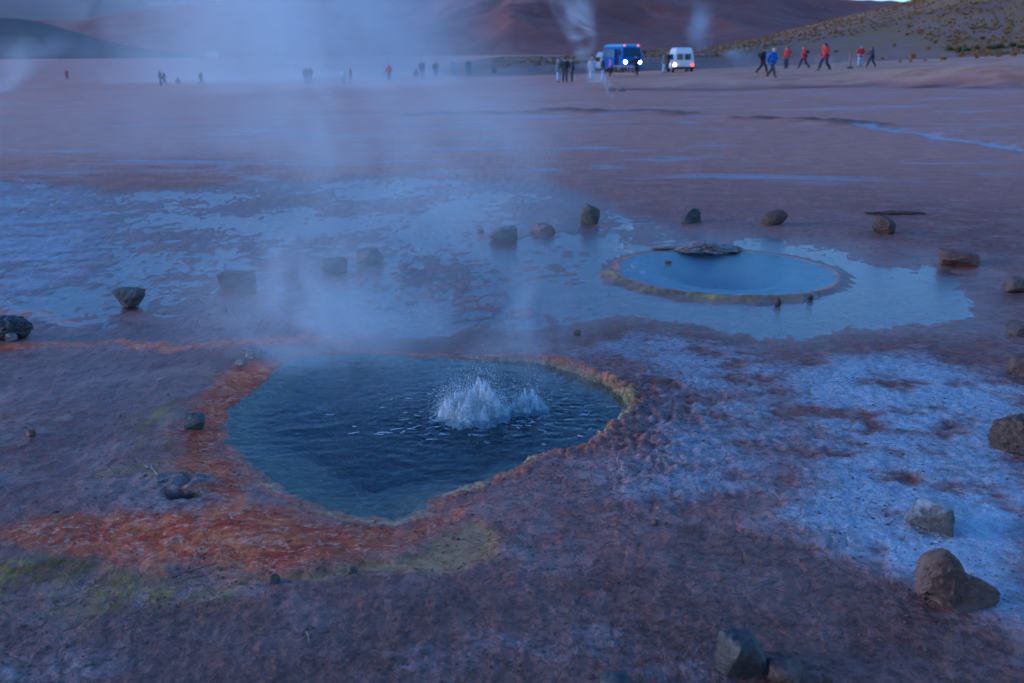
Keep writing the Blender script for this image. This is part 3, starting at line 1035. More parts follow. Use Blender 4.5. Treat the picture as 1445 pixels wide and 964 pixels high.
ROCKS = [
    ('rock', 'jagged black rock sitting in an orange mat at the field edge', (-22, 448, 47, 483), 'dark', 1, dict(cuts=5, rough=.12, deep=.7)),
    ('rock', 'grey wedge shaped rock, wider on top, standing in thin water', (158, 409, 210, 440), 'grey', 2, dict(taper=2.0, block=.5, cuts=6, rough=.05, deep=.7, sink=.04)),
    ('rock', 'pinkish grey brick shaped rock standing in thin water', (308, 384, 368, 415), 'pink', 3, dict(block=.7, cuts=6, taper=1.2, rough=.06, deep=.6, rz=.12)),
    ('rock', 'small dark grey block just visible at the edge of the steam', (455, 365, 490, 389), 'grey', 4, dict(block=.4, cuts=7, rough=.07)),
    ('rock', 'squared rock nearly hidden inside the pool steam', (503, 351, 543, 376), 'grey', 5, dict(block=.5, cuts=6, rough=.06)),
    ('rock', 'dark grey angular rock lying beside a low reddish rock', (690, 320, 732, 342), 'grey', 6, dict(block=.4, cuts=8, lean=.2, rough=.06)),
    ('rock', 'low flat reddish rock between the grey angular and the upright rock', (748, 317, 783, 331), 'red', 7, dict(block=.7, cuts=5, rough=.05)),
    ('rock', 'upright egg shaped grey rock mirrored in the shallow water', (817, 290, 848, 321), 'grey', 8, dict(block=.1, cuts=4, lean=.1, rough=.04, taper=.8)),
    ('rock', 'round dark rock behind the rim of the round spring', (961, 296, 989, 318), 'dark', 9, dict(block=.2, cuts=6, rough=.05)),
    ('rock', 'dark brown leaning boulder on the mud behind the round spring', (1074, 298, 1109, 321), 'brown', 10, dict(cuts=6, lean=.55, rough=.05)),
    ('rock', 'brown tapered boulder sloping down to one side on dry mud', (1226, 306, 1265, 334), 'brown', 11, dict(cuts=7, lean=-.3, rough=.05, notch=.3, taper=1.2)),
    ('rock', 'flat red brown slab lying at the edge of the shining water', (1322, 356, 1375, 378), 'red', 12, dict(block=.9, cuts=4, rough=.035, tilt_=(0, .10))),
    ('rock', 'small tan rock past the red brown slab', (1417, 393, 1458, 416), 'tan', 13, dict(cuts=6, rough=.06)),
    ('rock', 'low flat tan rock on dark mud by the shallow water', (1422, 455, 1470, 475), 'tan', 14, dict(block=.6, cuts=5, rough=.05)),
    ('rock', 'tan rounded rock at the end of the white crust', (1421, 503, 1475, 534), 'tan', 15, dict(block=.3, cuts=6, rough=.06, taper=.8)),
    ('boulder', 'large rough rust brown boulder on pale salt crust', (1388, 588, 1490, 644), 'brown', 16, dict(block=.0, cuts=6, rough=.10, taper=.7)),
    ('rock', 'grey slab frosted white on top, lying on salt crust', (1276, 708, 1346, 752), 'frost', 17, dict(block=.6, cuts=5, rough=.05, taper=.9, rz=-.5, deep=.7)),
    ('boulder', 'big tan boulder with a pointed hump at the edge of the salt crust', (1290, 768, 1411, 866), 'tan', 18, dict(block=.45, cuts=8, rough=.085, taper=.95, deep=.55, rz=-.10, prof=((0, .1, .22, .36, .5, .72, .9, 1), (.6, .9, 1, .92, .66, .58, .46, .40)))),
    ('rock', 'dark brown cube shaped rock beside a thin crust plate', (1011, 890, 1086, 958), 'dark', 19, dict(block=.8, cuts=5, rough=.05, taper=.85, rz=.45, deep=.9, sink=.3)),
    ('crust_plate', 'thin pale crust plate lying against the cube shaped rock', (1082, 930, 1136, 962), 'tan', 20, dict(block=.5, cuts=6, rough=.04, sink=.35)),
    ('rock', 'dark rounded rock on bare mud before the cube shaped rock', (846, 950, 893, 976), 'dark', 21, dict(cuts=5, rough=.05)),
    ('sinter_rock', 'knobbly pale sinter lump at the orange edge of the bubbling spring', (345, 490, 374, 507), 'sinter', 22, dict(cuts=2, rough=.16, block=.2)),
    ('sinter_rock', 'tiny grey lump beside the knobbly sinter lump', (332, 507, 348, 517), 'sinter', 23, dict(cuts=2, rough=.14)),
    ('rock', 'small dark angular stone sitting in red wet mat', (260, 585, 290, 608), 'grey', 24, dict(cuts=8, block=.3, rough=.08)),
    ('pebble', 'smooth grey pebble in the tan puddle', (490, 799, 505, 812), 'grey', 25, dict(cuts=2, rough=.05)),
    ('pebble', 'dark pebble at the tip of the red apron', (379, 810, 396, 825), 'grey', 26, dict(cuts=4, rough=.06)),
    ('pebble', 'rusty pebble alone on grey crusted mud', (37, 607, 51, 617), 'red', 27, dict(cuts=3, rough=.08)),
    ('pebble', 'small dark pebble in thin water below the pinkish block', (314, 432, 322, 441), 'dark', 28, dict(cuts=3, rough=.06, taper=.6)),
    ('pebble', 'small brown pebble against the front rim of the round spring', (1093, 422, 1102, 432), 'brown', 29, dict(cuts=3, rough=.06)),
    ('pebble', 'tiny dark pebble tucked under the olive rim of the round spring', (1139, 416, 1148, 423), 'dark', 30, dict(cuts=3, rough=.06)),
    ('pebble', 'orange crusted pebble poking out of the pale blue water', (936, 368, 949, 377), 'red', 31, dict(cuts=3, rough=.06)),
    ('pebble', 'brown pebble on wet silt near the white crust', (809, 466, 820, 475), 'brown', 32, dict(cuts=3, rough=.06)),
    ('pebble', 'small rusty pebble beside the dark grey angular rock', (672, 324, 683, 330), 'red', 33, dict(cuts=3, rough=.06)),
    ('pebble', 'brown pebble on rough crust right of the bubbling spring', (918, 733, 930, 742), 'brown', 34, dict(cuts=3, rough=.06)),
    ('pebble', 'pale pebble leaning against the jagged black rock', (8, 470, 25, 484), 'sinter', 35, dict(cuts=3, rough=.06)),
]
for nm, lb, box, mt, sd, kw in ROCKS:
    put_rock(nm, lb, box, mt, sd, **kw)

def put_at(name, label, loc, dims, mat, seed, cat, **kw):
    w, d, h = dims
    o = link(name, rock_mesh(seed, w, d, h, **kw), RM[mat], None, loc)
    return tag(o, label, cat)

# crusts standing at the back of the round spring
v = spot(1000, 358)
D = depth_of(v)
o = put_at('sinter_crust', 'lumpy grey sinter crust rising at the back of the round spring', (v.x, v.y, POOL2_Z - .03), (102 * D / F_PX, .40, 20 * D / F_PX), 'sinter', 41, 'crust', cuts=3, rough=.14, block=.1, prof=((0, .12, .3, .5, .62, .7, .85, 1), (.35, .6, 1, .95, .7, .5, .62, .4)))
v = spot(948, 352)
put_at('sinter_crust', 'narrow pale crust ledge left of the lumpy grey crust', (v.x, v.y, POOL2_Z - .02), (60 * D / F_PX, .12, .05), 'sinter', 42, 'crust', cuts=3, rough=.12)
v = spot(1240, 302)
put_at('mud_ridge', 'long thin crumbled mud ridge behind the brown tapered boulder', (v.x + .2, v.y, v.z - .02), (.75, .14, .06), 'brown', 43, 'mud ridge', cuts=3, rough=.15)

# grit and crumbs of crust lying in the mud: nobody could count them
def crumbs(name, n, seed, smin, smax, powr, where):
    g = np.random.default_rng(seed)
    N = n * 6
    pq = np.stack([g.uniform(-25, 1470, N), 420 + 570 * g.random(N) ** .75], 1)
    xy = np.array([P(a, b) for a, b in pq])
    x, y = xy[:, 0], xy[:, 1]
    ok = where(x, y, g)
    x, y = x[ok][:n], y[ok][:n]
    n = len(x)
    bm = bmesh.new()
    bmesh.ops.create_icosphere(bm, subdivisions=1, radius=1.0)
    base = np.array([v.co[:] for v in bm.verts])
    fc = np.array([[v.index for v in f.verts] for f in bm.faces])
    bm.free()
    s_ = smin + (smax - smin) * g.random(n) ** powr
    z = np.array([gz(a, b) for a, b in zip(x, y)])
    an = g.uniform(0, 6.28, n)
    sc3 = np.stack([s_ * g.uniform(.8, 1.7, n), s_ * g.uniform(.7, 1.2, n), s_ * g.uniform(.35, .8, n)], 1)
    V = base[None] * (1 + g.normal(0, .17, (n, len(base), 1))) * sc3[:, None, :]
    ca, sa = np.cos(an)[:, None], np.sin(an)[:, None]
    V = np.stack([V[..., 0] * ca - V[..., 1] * sa + x[:, None], V[..., 0] * sa + V[..., 1] * ca + y[:, None], V[..., 2] + (z + s_ * .12)[:, None]], -1)
    F_ = fc[None] + len(base) * np.arange(n)[:, None, None]
    me = bpy.data.meshes.new(name)
    me.from_pydata(V.reshape(-1, 3).tolist(), [], F_.reshape(-1, 3).tolist())
    return me

def near_spring(x, y):
    return sdf(POOL, x, y)

tag(link('grit', crumbs('grit', 3000, 9, .0014, .0075, 3.6, lambda x, y, g: (near_spring(x, y) > .03) & (fbm(x * 1.6 + 3, y * 1.6, 3) > g.uniform(-.15, .4, len(x)))), RM['tan']),
    'small brown grit lying on the mineral mud', 'grit', kind='stuff')
tag(link('crust_crumbs', crumbs('crust_crumbs', 4200, 10, .002, .010, 3.0, lambda x, y, g: (near_spring(x, y) > .02) & ((np.exp(-((near_spring(x, y) - .12) / .28) ** 2) * sstep(-.6, .4, x) + .5 * fbm(x * 2.1, y * 2.1 + 4, 3)) > g.uniform(.1, .9, len(x)))), RM['pink']),
    'crumbs of sinter crust round the bubbling spring', 'crust crumbs', kind='stuff')

# knobs of sinter along the lip of the first spring
def rim_knobs():
    r = random.Random(21)
    bm = bmesh.new()
    pl = POOL
    n = len(pl)
    for i in range(n):
        a, b = Vector(pl[i]), Vector(pl[(i + 1) % n])
        L = (b - a).length
        nr = Vector((b.y - a.y, a.x - b.x)).normalized()
        for _ in range(max(1, int(L / .016))):
            q = a.lerp(b, r.random())
            right = min(1, max(0, (q.x + .05) / .5))
            if q.y > 5.35 and q.x < .2:
                continue
            cl = mnoise.noise(Vector((q.x * 7, q.y * 7, 3.0)))
            if r.random() > (.10 + .9 * right) * max(.08, .45 + 1.3 * cl):
                continue
            s = r.uniform(.004, .011) * (.6 + .8 * right) * (1 + .5 * cl)
            q = q + nr * r.gauss(.006, .02)
            z = max(gz(q.x, q.y), POOL_Z) - .002 + r.uniform(-.004, .004)
            mt = Matrix.Translation((q.x, q.y, z)) @ Matrix.Rotation(r.uniform(0, 6), 4, 'Z') @ Matrix.Diagonal((s * r.uniform(1, 1.9), s * r.uniform(.9, 1.3), s * r.uniform(.4, .75), 1))
            res = bmesh.ops.create_icosphere(bm, subdivisions=2, radius=1.0, matrix=mt)
            for w in res['verts']:
                w.co += w.normal * s * .25 * mnoise.noise(w.co * 90)
    return from_bm(bm, 'rim_knobs')

def knob_mat():
    m = NT('rim_sinter')
    p = m.pos()
    n = m.noise(p, 9, 4)
    n2 = m.noise(p, 70, 4)
    c = m.mix(m.mr(n, .4, .6), (.33, .13, .05), (.33, .26, .10))
    c = m.mix(m.mr(n2, .45, .65, 0, .7), c, (.42, .34, .24))
    m.principled(c, .5, m.bump(n2, .6, .006))
    return m.mat
tag(link('rim_knobs', rim_knobs(), knob_mat()), 'ochre sinter knobs crusting the lip of the bubbling spring', 'sinter', kind='stuff')

# ------------------------------------------------------------------ twigs and straw washed onto the apron
def tube(bm, pts, radii, n=6):
    prev = None
    pts = [Vector(p) for p in pts]
    for i, p in enumerate(pts):
        t = (pts[min(i + 1, len(pts) - 1)] - pts[max(i - 1, 0)]).normalized()
        a = t.orthogonal().normalized()
        b = t.cross(a)
        ring = [bm.verts.new(p + (a * math.cos(2 * math.pi * k / n) + b * math.sin(2 * math.pi * k / n)) * radii[i]) for k in range(n)]
        if prev:
            for k in range(n):
                bm.faces.new((prev[k], prev[(k + 1) % n], ring[(k + 1) % n], ring[k]))
        else:
            bm.faces.new(ring[::-1])
        prev = ring
    bm.faces.new(prev)

TW = simple('bleached_twig', (.34, .29, .24), .8, .2, 30)
STR = simple('pale_straw', (.33, .27, .13), .7, .2, 30)
def twig(name, label, paths, rad, mat, cat='twig'):
    bm = bmesh.new()
    o0 = spot(*paths[0][0][:2])
    for path in paths:
        pts = []
        for k, q in enumerate(path):
            v = spot(q[0], q[1])
            pts.append(v - o0 + Vector((0, 0, (q[2] if len(q) > 2 else .006))))
        sub = []
        for a, b in zip(pts[:-1], pts[1:]):
            for f in (0, .33, .66):
                sub.append(a.lerp(b, f) + Vector((random.gauss(0, .0012), random.gauss(0, .002), random.gauss(0, .001))))
        sub.append(pts[-1])
        tube(bm, sub, [rad * (1 - .6 * i / len(sub)) for i in range(len(sub))])
    o = link(name, from_bm(bm, name), mat, None, o0)
    return tag(o, label, cat)

twig('twig', 'forked bleached twig stranded on the red apron', [[(206, 662, .015), (216, 668, .02), (226, 676, .01), (234, 680)], [(220, 682), (232, 679, .01), (240, 674, .012)], [(216, 668, .02), (214, 664, .03)]], .0035, TW)
twig('straw', 'bent pale straw stalk lying above the olive mud', [[(312, 815), (330, 813, .01), (348, 812, .012), (364, 812)], [(308, 810), (313, 815, .006)]], .0022, STR, 'straw')
twig('straw', 'small knot of dry stalks on the red mat', [[(300, 799), (308, 788, .02), (314, 781, .03), (320, 790, .01)], [(312, 782, .03), (312, 796)], [(320, 790, .012), (335, 796, .006), (345, 799)], [(302, 790, .012), (316, 783, .03)], [(298, 804), (318, 795, .008)]], .0016, STR, 'straw')
twig('twig', 'pair of thin dark twigs on the olive mud', [[(242, 818), (262, 810, .006), (285, 803, .006), (305, 797)], [(246, 826), (270, 818, .006), (300, 812)]], .003, simple('dark_twig', (.10, .07, .06), .8, .2, 30))
twig('twig', 'thin curved twig on dry mud before the bubbling spring', [[(432, 893), (435, 900, .004), (436, 910)]], .0022, STR)

# ================================================================== GEYSER SPLASH
def splash_mat():
    m = NT('foam_water')
    p = m.obj()
    n = m.noise(p, 95, 4)
    df = m.n('ShaderNodeBsdfPrincipled')
    df.inputs['Base Color'].default_value = (.86, .89, .91, 1)
    df.inputs['Roughness'].default_value = .35
    df.inputs['Subsurface Weight'].default_value = 0
    tl = m.n('ShaderNodeBsdfTranslucent')
    tl.inputs[0].default_value = (.85, .9, .92, 1)
    tr = m.n('ShaderNodeBsdfTransparent')
    a = m.n('ShaderNodeMixShader')
    a.inputs[0].default_value = .4
    m.set(a.inputs[1], df.outputs[0])
    m.set(a.inputs[2], tl.outputs[0])
    b = m.n('ShaderNodeMixShader')
    m.set(b.inputs[0], m.mr(n, .35, .7, .08, .55))
    m.set(b.inputs[1], a.outputs[0])
    m.set(b.inputs[2], tr.outputs[0])
    m.set(m.out.inputs['Surface'], b.outputs[0])
    return m.mat
FOAM = splash_mat()

def ballistic(r, c, vmax, spread, n, s0, core):
    """drops along their flight paths, each stretched along its motion; dense near the throat"""
    a = r.uniform(0, 6.283, n)
    tl = np.abs(r.normal(0, spread, n))
    v0 = vmax * (.25 + .75 * r.random(n) ** 1.1) * (1 - .35 * np.minimum(1, tl / .9))
    lobe = 1 + .28 * np.sin(a * 3 + 1.0) + .2 * np.sin(a * 7 + vmax)
    v0 = v0 * np.clip(lobe, .5, 1.3)
    v = np.stack([v0 * np.sin(tl) * np.cos(a), v0 * np.sin(tl) * np.sin(a), v0 * np.cos(tl)], 1)
    T = 2 * v[:, 2] / 9.81
    t = T * r.uniform(0, 1, n)
    p = np.stack([r.normal(0, core, n), r.normal(0, core, n), np.zeros(n)], 1) + v * t[:, None]
    p[:, 2] -= 4.905 * t * t
    p += np.array(c) + r.normal(0, .004, (n, 3))
    vv = v.copy()
    vv[:, 2] -= 9.81 * t
    d = vv / (np.linalg.norm(vv, axis=1)[:, None] + 1e-6)
    o1 = np.cross(d, r.normal(0, 1, (n, 3)))
    o1 /= np.linalg.norm(o1, axis=1)[:, None] + 1e-9
    o2 = np.cross(d, o1)
    s = s0 * (.35 + 1.1 * r.random(n) ** 2.2)
    L = s * r.uniform(1.0, 3.2, n)
    V = np.stack([p + d * L[:, None], p - d * L[:, None], p + o1 * s[:, None], p - o1 * s[:, None], p + o2 * s[:, None], p - o2 * s[:, None]], 1).reshape(-1, 3)
    f = np.array([(0, 2, 4), (0, 4, 3), (0, 3, 5), (0, 5, 2), (1, 4, 2), (1, 3, 4), (1, 5, 3), (1, 2, 5)])
    Fq = (f[None] + 6 * np.arange(n)[:, None, None]).reshape(-1, 3)
    return V, Fq

def foam_hump(seed, humps):
    """ragged boiling water: several overlapping domes torn into sheets and spikes"""
    bm = bmesh.new()
    for q, (dx, dy, w, h) in enumerate(humps):
        res = bmesh.ops.create_icosphere(bm, subdivisions=5, radius=1.0)
        off = Vector((seed + q * 3.1, seed * 2, q))
        for v in res['verts']:
            c = v.co.copy()
            up = max(0, c.z)
            n = mnoise.fractal(Vector((c.x * 2.4, c.y * 2.4, c.z * .8)) + off, .7, 2.1, 5)
            n2 = mnoise.fractal(Vector((c.x * 8, c.y * 8, c.z * 2.2)) + off, .7, 2.1, 3)
            sp = max(0, mnoise.noise(Vector((c.x * 3.6, c.y * 3.6, .3)) + off)) ** 1.5
            rr = w * (1 + .4 * n + .16 * n2) * (1 + .35 * (1 - up) ** 3)
            v.co = Vector((dx + c.x * rr, dy + c.y * rr * .85, max(-.12, c.z) * h * (.62 + .6 * n + .3 * n2 + 0.55 * sp * up)))
    return from_bm(bm, 'jet')

sr = random.Random(33)
spl = empty('water_splash', (SPL[0], SPL[1], POOL_Z))
tag(spl, 'white boiling water splash leaping from the dark spring', 'water splash')
def jet(parent, humps, seed, n, vmax):
    link('jet', foam_hump(seed, humps), FOAM, parent)
    Vs, Fs, k = [], [], 0
    top = max(h[3] for h in humps)
    sets = []
    for dx, dy, w, h in humps:
        f = (h / top) ** .5
        sets.append(ballistic(rng, (dx, dy, 0), vmax * f, .17, int(n * f), .00135, w * .62))
        sets.append(ballistic(rng, (dx, dy, 0), vmax * f * .8, .42, n // 14, .0014, w * .5))
    for V_, F_ in sets:
        Vs.append(V_)
        Fs.append(F_ + k)
        k += len(V_)
    me = bpy.data.meshes.new('spray')
    me.from_pydata(np.concatenate(Vs).tolist(), [], np.concatenate(Fs).tolist())
    me.shade_smooth()
    tag(link('spray', me, FOAM, parent), kind='stuff')
jet(spl, [(-.075, .0, .075, .14), (.045, .01, .08, .20), (.0, -.03, .10, .10), (.10, .0, .06, .11), (-.13, .02, .04, .09)], 3, 13000, 2.25)
sx2, sy2 = SPL2[0] - SPL[0], SPL2[1] - SPL[1]
jet(spl, [(sx2, sy2, .05, .12), (sx2 - .05, sy2 - .01, .045, .07), (sx2 + .06, sy2, .035, .05)], 8, 3800, 1.75)
bm = bmesh.new()
for _ in range(110):
    a, q = sr.uniform(0, 6.28), abs(sr.gauss(0, .22))
    s = sr.uniform(.0012, .0036)
    bmesh.ops.create_icosphere(bm, subdivisions=1, radius=s, matrix=Matrix.Translation((q * math.cos(a) * 1.1 + .06, q * math.sin(a), max(.005, sr.gauss(.10, .07)))))
tag(link('droplets', from_bm(bm, 'droplets'), FOAM, spl), kind='stuff')
# flecks of foam spreading on the water
bm = bmesh.new()
for _ in range(150):
    a, q = sr.uniform(0, 6.28), .10 + abs(sr.gauss(0, .22))
    cx_, cy_ = q * math.cos(a) * 1.5 + .08, q * math.sin(a) * .9
    L = sr.uniform(.008, .035)
    an = sr.gauss(0.1, .5)
    pts = [(cx_ + math.cos(an) * L * t + sr.gauss(0, .003), cy_ + math.sin(an) * L * t + sr.gauss(0, .003), .004 + .006 * math.exp(-q * 4)) for t in (-1, -.4, .2, 1)]
    tube(bm, pts, [.0012, .0028, .0032, .001], 5)
tag(link('foam_flecks', from_bm(bm, 'foam_flecks'), FOAM, spl), kind='stuff')

# ================================================================== PEOPLE
DG = None
def skin(verts, edges, radii, root=0, sub=1):
    me = bpy.data.meshes.new('s')
    me.from_pydata(verts, edges, [])
    o = bpy.data.objects.new('s', me)
    COL.objects.link(o)
    md = o.modifiers.new('skin', 'SKIN')
    md.use_smooth_shade = True
    for i, r in enumerate(radii):
        d = me.skin_vertices[0].data[i]
        d.radius = r if isinstance(r, tuple) else (r, r)
        d.use_root = (i == root)
    if sub:
        o.modifiers.new('sub', 'SUBSURF').levels = sub
    dg = bpy.context.evaluated_depsgraph_get()
    out = bpy.data.meshes.new_from_object(o.evaluated_get(dg))
    bpy.data.objects.remove(o)
    bpy.data.meshes.remove(me)
    out.shade_smooth()
    return out

def pose(kind):
    """joint positions in metres for a 1.72 m figure that faces -Y"""
    J = dict(pel=(0, 0, .95), spi=(0, .01, 1.14), che=(0, 0, 1.34), nec=(0, 0, 1.47), hea=(0, -.02, 1.58), top=(0, -.01, 1.66))
    for s, k in ((-1, 'l'), (1, 'r')):
        J.update({k + 'sh': (s * .17, 0, 1.41), k + 'el': (s * .23, .03, 1.14), k + 'wr': (s * .24, -.06, .90),
                  k + 'hi': (s * .09, 0, .90), k + 'kn': (s * .10, -.02, .49), k + 'an': (s * .105, .02, .08)})
    if kind == 'walk':
        J.update(lkn=(-.09, -.20, .50), lan=(-.09, -.30, .09), rkn=(.09, .06, .47), ran=(.09, .36, .14),
                 lel=(-.23, .10, 1.15), lwr=(-.22, .13, .92), rel=(.23, -.05, 1.15), rwr=(.20, -.24, 1.02),
                 spi=(0, -.02, 1.14), che=(0, -.05, 1.33), nec=(0, -.07, 1.46), hea=(0, -.10, 1.57), top=(0, -.09, 1.65), lsh=(-.17, -.03, 1.41), rsh=(.17, -.07, 1.41))
    elif kind == 'photo':      # both hands raised to the chest
        J.update(lel=(-.27, -.08, 1.18), lwr=(-.12, -.30, 1.36), rel=(.27, -.08, 1.18), rwr=(.12, -.30, 1.36))
    elif kind == 'pockets':
        J.update(lel=(-.27, .06, 1.16), lwr=(-.16, -.10, .99), rel=(.27, .06, 1.16), rwr=(.16, -.10, .99))
    elif kind == 'crouch':
        J = {k: (x, y - .0, z - .55 if z > .85 else z) for k, (x, y, z) in J.items()}
        J.update(pel=(0, .12, .36), spi=(0, .10, .54), che=(0, .02, .74), nec=(0, -.04, .87), hea=(0, -.10, .97), top=(0, -.10, 1.06),
                 lsh=(-.17, .0, .81), rsh=(.17, .0, .81), lel=(-.22, -.16, .60), rel=(.22, -.16, .60), lwr=(-.12, -.32, .50), rwr=(.12, -.32, .50),
                 lhi=(-.10, .10, .34), rhi=(.10, .10, .34), lkn=(-.14, -.26, .50), rkn=(.14, -.26, .48), lan=(-.12, -.16, .09), ran=(.12, -.10, .09))
    return J

_pose_cache = {}
def person_meshes(kind):
    if kind in _pose_cache:
        return _pose_cache[kind]
    J = pose(kind)
    V = Vector
    def build(names, edges, rad, root=0, extra=None):
        vs = [J[n] for n in names]
        ed = [(names.index(a), names.index(b)) for a, b in edges]
        rd = list(rad)
        if extra:
            for base, chain in extra:
                p = names.index(base)
                for q, r in chain:
                    vs.append(tuple(q))
                    rd.append(r)
                    ed.append((p, len(vs) - 1))
                    p = len(vs) - 1
        return skin(vs, ed, rd, root)
    n = ['pel', 'spi', 'che', 'nec', 'hea', 'top', 'lsh', 'lel', 'lwr', 'rsh', 'rel', 'rwr', 'lhi', 'lkn', 'lan', 'rhi', 'rkn', 'ran']
    e = [('pel', 'spi'), ('spi', 'che'), ('che', 'nec'), ('nec', 'hea'), ('hea', 'top'), ('che', 'lsh'), ('lsh', 'lel'), ('lel', 'lwr'), ('che', 'rsh'), ('rsh', 'rel'), ('rel', 'rwr'),
         ('pel', 'lhi'), ('lhi', 'lkn'), ('lkn', 'lan'), ('pel', 'rhi'), ('rhi', 'rkn'), ('rkn', 'ran')]
    r = [(.13, .10), (.12, .09), (.14, .10), .055, (.082, .098), (.06, .075), .06, .045, .033, .06, .045, .033, .08, .055, .04, .08, .055, .04]
    extra = []
    for k, s in (('l', -1), ('r', 1)):
        w, el = V(J[k + 'wr']), V(J[k + 'el'])
        d = (w - el).normalized()
        side = V((0, -1, 0)) if abs(d.y) < .8 else V((0, 0, 1))
        side = (side - d * side.dot(d)).normalized()
        cur = d.cross(side) * s * -1
        palm = w + d * .05
        extra.append((k + 'wr', [(palm, .022)]))
        base = w + d * .075
        for i, (ofs, L) in enumerate(((-.026, .058), (-.009, .068), (.009, .064), (.026, .048))):
            extra.append((k + 'wr', [(base + side * ofs, .010), (base + side * ofs + d * L * .6 + cur * .006, .0085), (base + side * ofs + d * L + cur * .02, .0075)]))
        extra.append((k + 'wr', [(w + d * .025 + side * -.032, .011), (w + d * .055 + side * -.05 + cur * .01, .009)]))
        a = V(J[k + 'an'])
        extra.append((k + 'an', [(a + V((0, -.06, -.035)), (.035, .03)), (a + V((0, -.14, -.05)), (.035, .022))]))
    h = V(J['hea'])
    extra.append(('hea', [(h + V((0, -.105, -.005)), .014)]))
    body = build(n, e, r, 0, extra)
    jn = ['pel', 'spi', 'che', 'lsh', 'lel', 'lwr', 'rsh', 'rel', 'rwr']
    je = [x for x in e if x[0] in jn and x[1] in jn]
    cn = V(J['che']).lerp(V(J['nec']), .75)
    jac = build(jn, je, [(.195, .15), (.19, .15), (.20, .155), .092, .078, .058, .092, .078, .058], 0, [('pel', [(V(J['pel']) + V((0, 0, -.10)) * (.4 if kind == 'crouch' else 1), (.19, .145))]), ('che', [(cn, .085)])])
    tn = ['pel', 'lhi', 'lkn', 'lan', 'rhi', 'rkn', 'ran']
    te = [x for x in e if x[0] in tn and x[1] in tn]
    tro = build(tn, te, [(.15, .12), .105, .085, .068, .105, .085, .068])
    sh = []
    for k in 'lr':
        a = V(J[k + 'an'])
        sh.append(skin([a + V((0, .05, -.03)), a + V((0, -.04, -.035)), a + V((0, -.16, -.05))], [(0, 1), (1, 2)], [(.05, .045), (.052, .045), (.045, .03)]))
    t = V(J['top'])
    hair = skin([h + V((0, .035, -.02)), h + V((0, .02, .05)), t + V((0, .012, .02))], [(0, 1), (1, 2)], [(.085, .08), (.098, .105), (.08, .088)])
    hat = skin([h + V((0, .01, .035)), h + V((0, .01, .075)), t + V((0, .01, .05))], [(0, 1), (1, 2)], [(.105, .115), (.107, .118), (.075, .085)])
    hood = skin([V(J['nec']) + V((0, .05, .0)), h + V((0, .035, .0)), t + V((0, .02, .03))], [(0, 1), (1, 2)], [(.12, .11), (.125, .125), (.10, .11)])
    b0 = V(J['che'])
    pack = skin([V(J['spi']) + V((0, .22, -.06)), V(J['spi']) + V((0, .24, .08)), b0 + V((0, .22, .04))], [(0, 1), (1, 2)], [(.15, .09), (.17, .11), (.14, .08)])
    _pose_cache[kind] = dict(body=body, jacket=jac, trousers=tro, shoe=sh, hair=hair, hat=hat, hood=hood, backpack=pack)
    return _pose_cache[kind]

SKIN = simple('skin', (.42, .25, .18), .6, .06)
CLOTH = {}
def cloth(c):
    k = tuple(round(v, 3) for v in c)
    if k not in CLOTH:
        CLOTH[k] = simple('cloth_%d' % len(CLOTH), c, .85, .12, 9, bump=.4)
    return CLOTH[k]

RED, DRED, BLK, NAVY, BLUE, PALE, LILAC, JEAN, LTBL, BRN, GRN, GREY = ((.48, .02, .02), (.30, .03, .03), (.018, .018, .022), (.025, .03, .06), (.03, .12, .42), (.55, .56, .58), (.38, .17, .48), (.07, .10, .17), (.32, .45, .6), (.06, .04, .03), (.02, .25, .12), (.14, .14, .15))

def person(label, px, py, hpx, kind, face, jacket, trousers, head='hair', head_c=BRN, pack=None, group=None, on=None):
    v = on_ground(px, py) if on is None else on
    hgt_m = hpx * depth_of(v) / F_PX
    nat = 1.08 if kind == 'crouch' else 1.73
    s = hgt_m / nat
    s = max(.82, min(1.12, s))
    M = person_meshes(kind)
    z = max(v.z, gz(v.x, v.y)) if v.y < 150 else v.z
    root = empty('person', (v.x, v.y, z), face)
    root.scale = (s * 1.16, s * 1.16, s)
    tag(root, label, 'person', group)
    def add(nm, me, mat):
        o = link(nm, me.copy(), mat, root)
        return o
    add('body', M['body'], SKIN)
    add('jacket', M['jacket'], cloth(jacket))
    add('trousers', M['trousers'], cloth(trousers))
    for q in M['shoe']:
        add('shoe', q, cloth(BLK))
    if head == 'hair':
        add('hair', M['hair'], cloth(head_c))
    else:
        add(head, M[head], cloth(head_c))
    if pack:
        add('backpack', M['backpack'], cloth(pack))
    return root

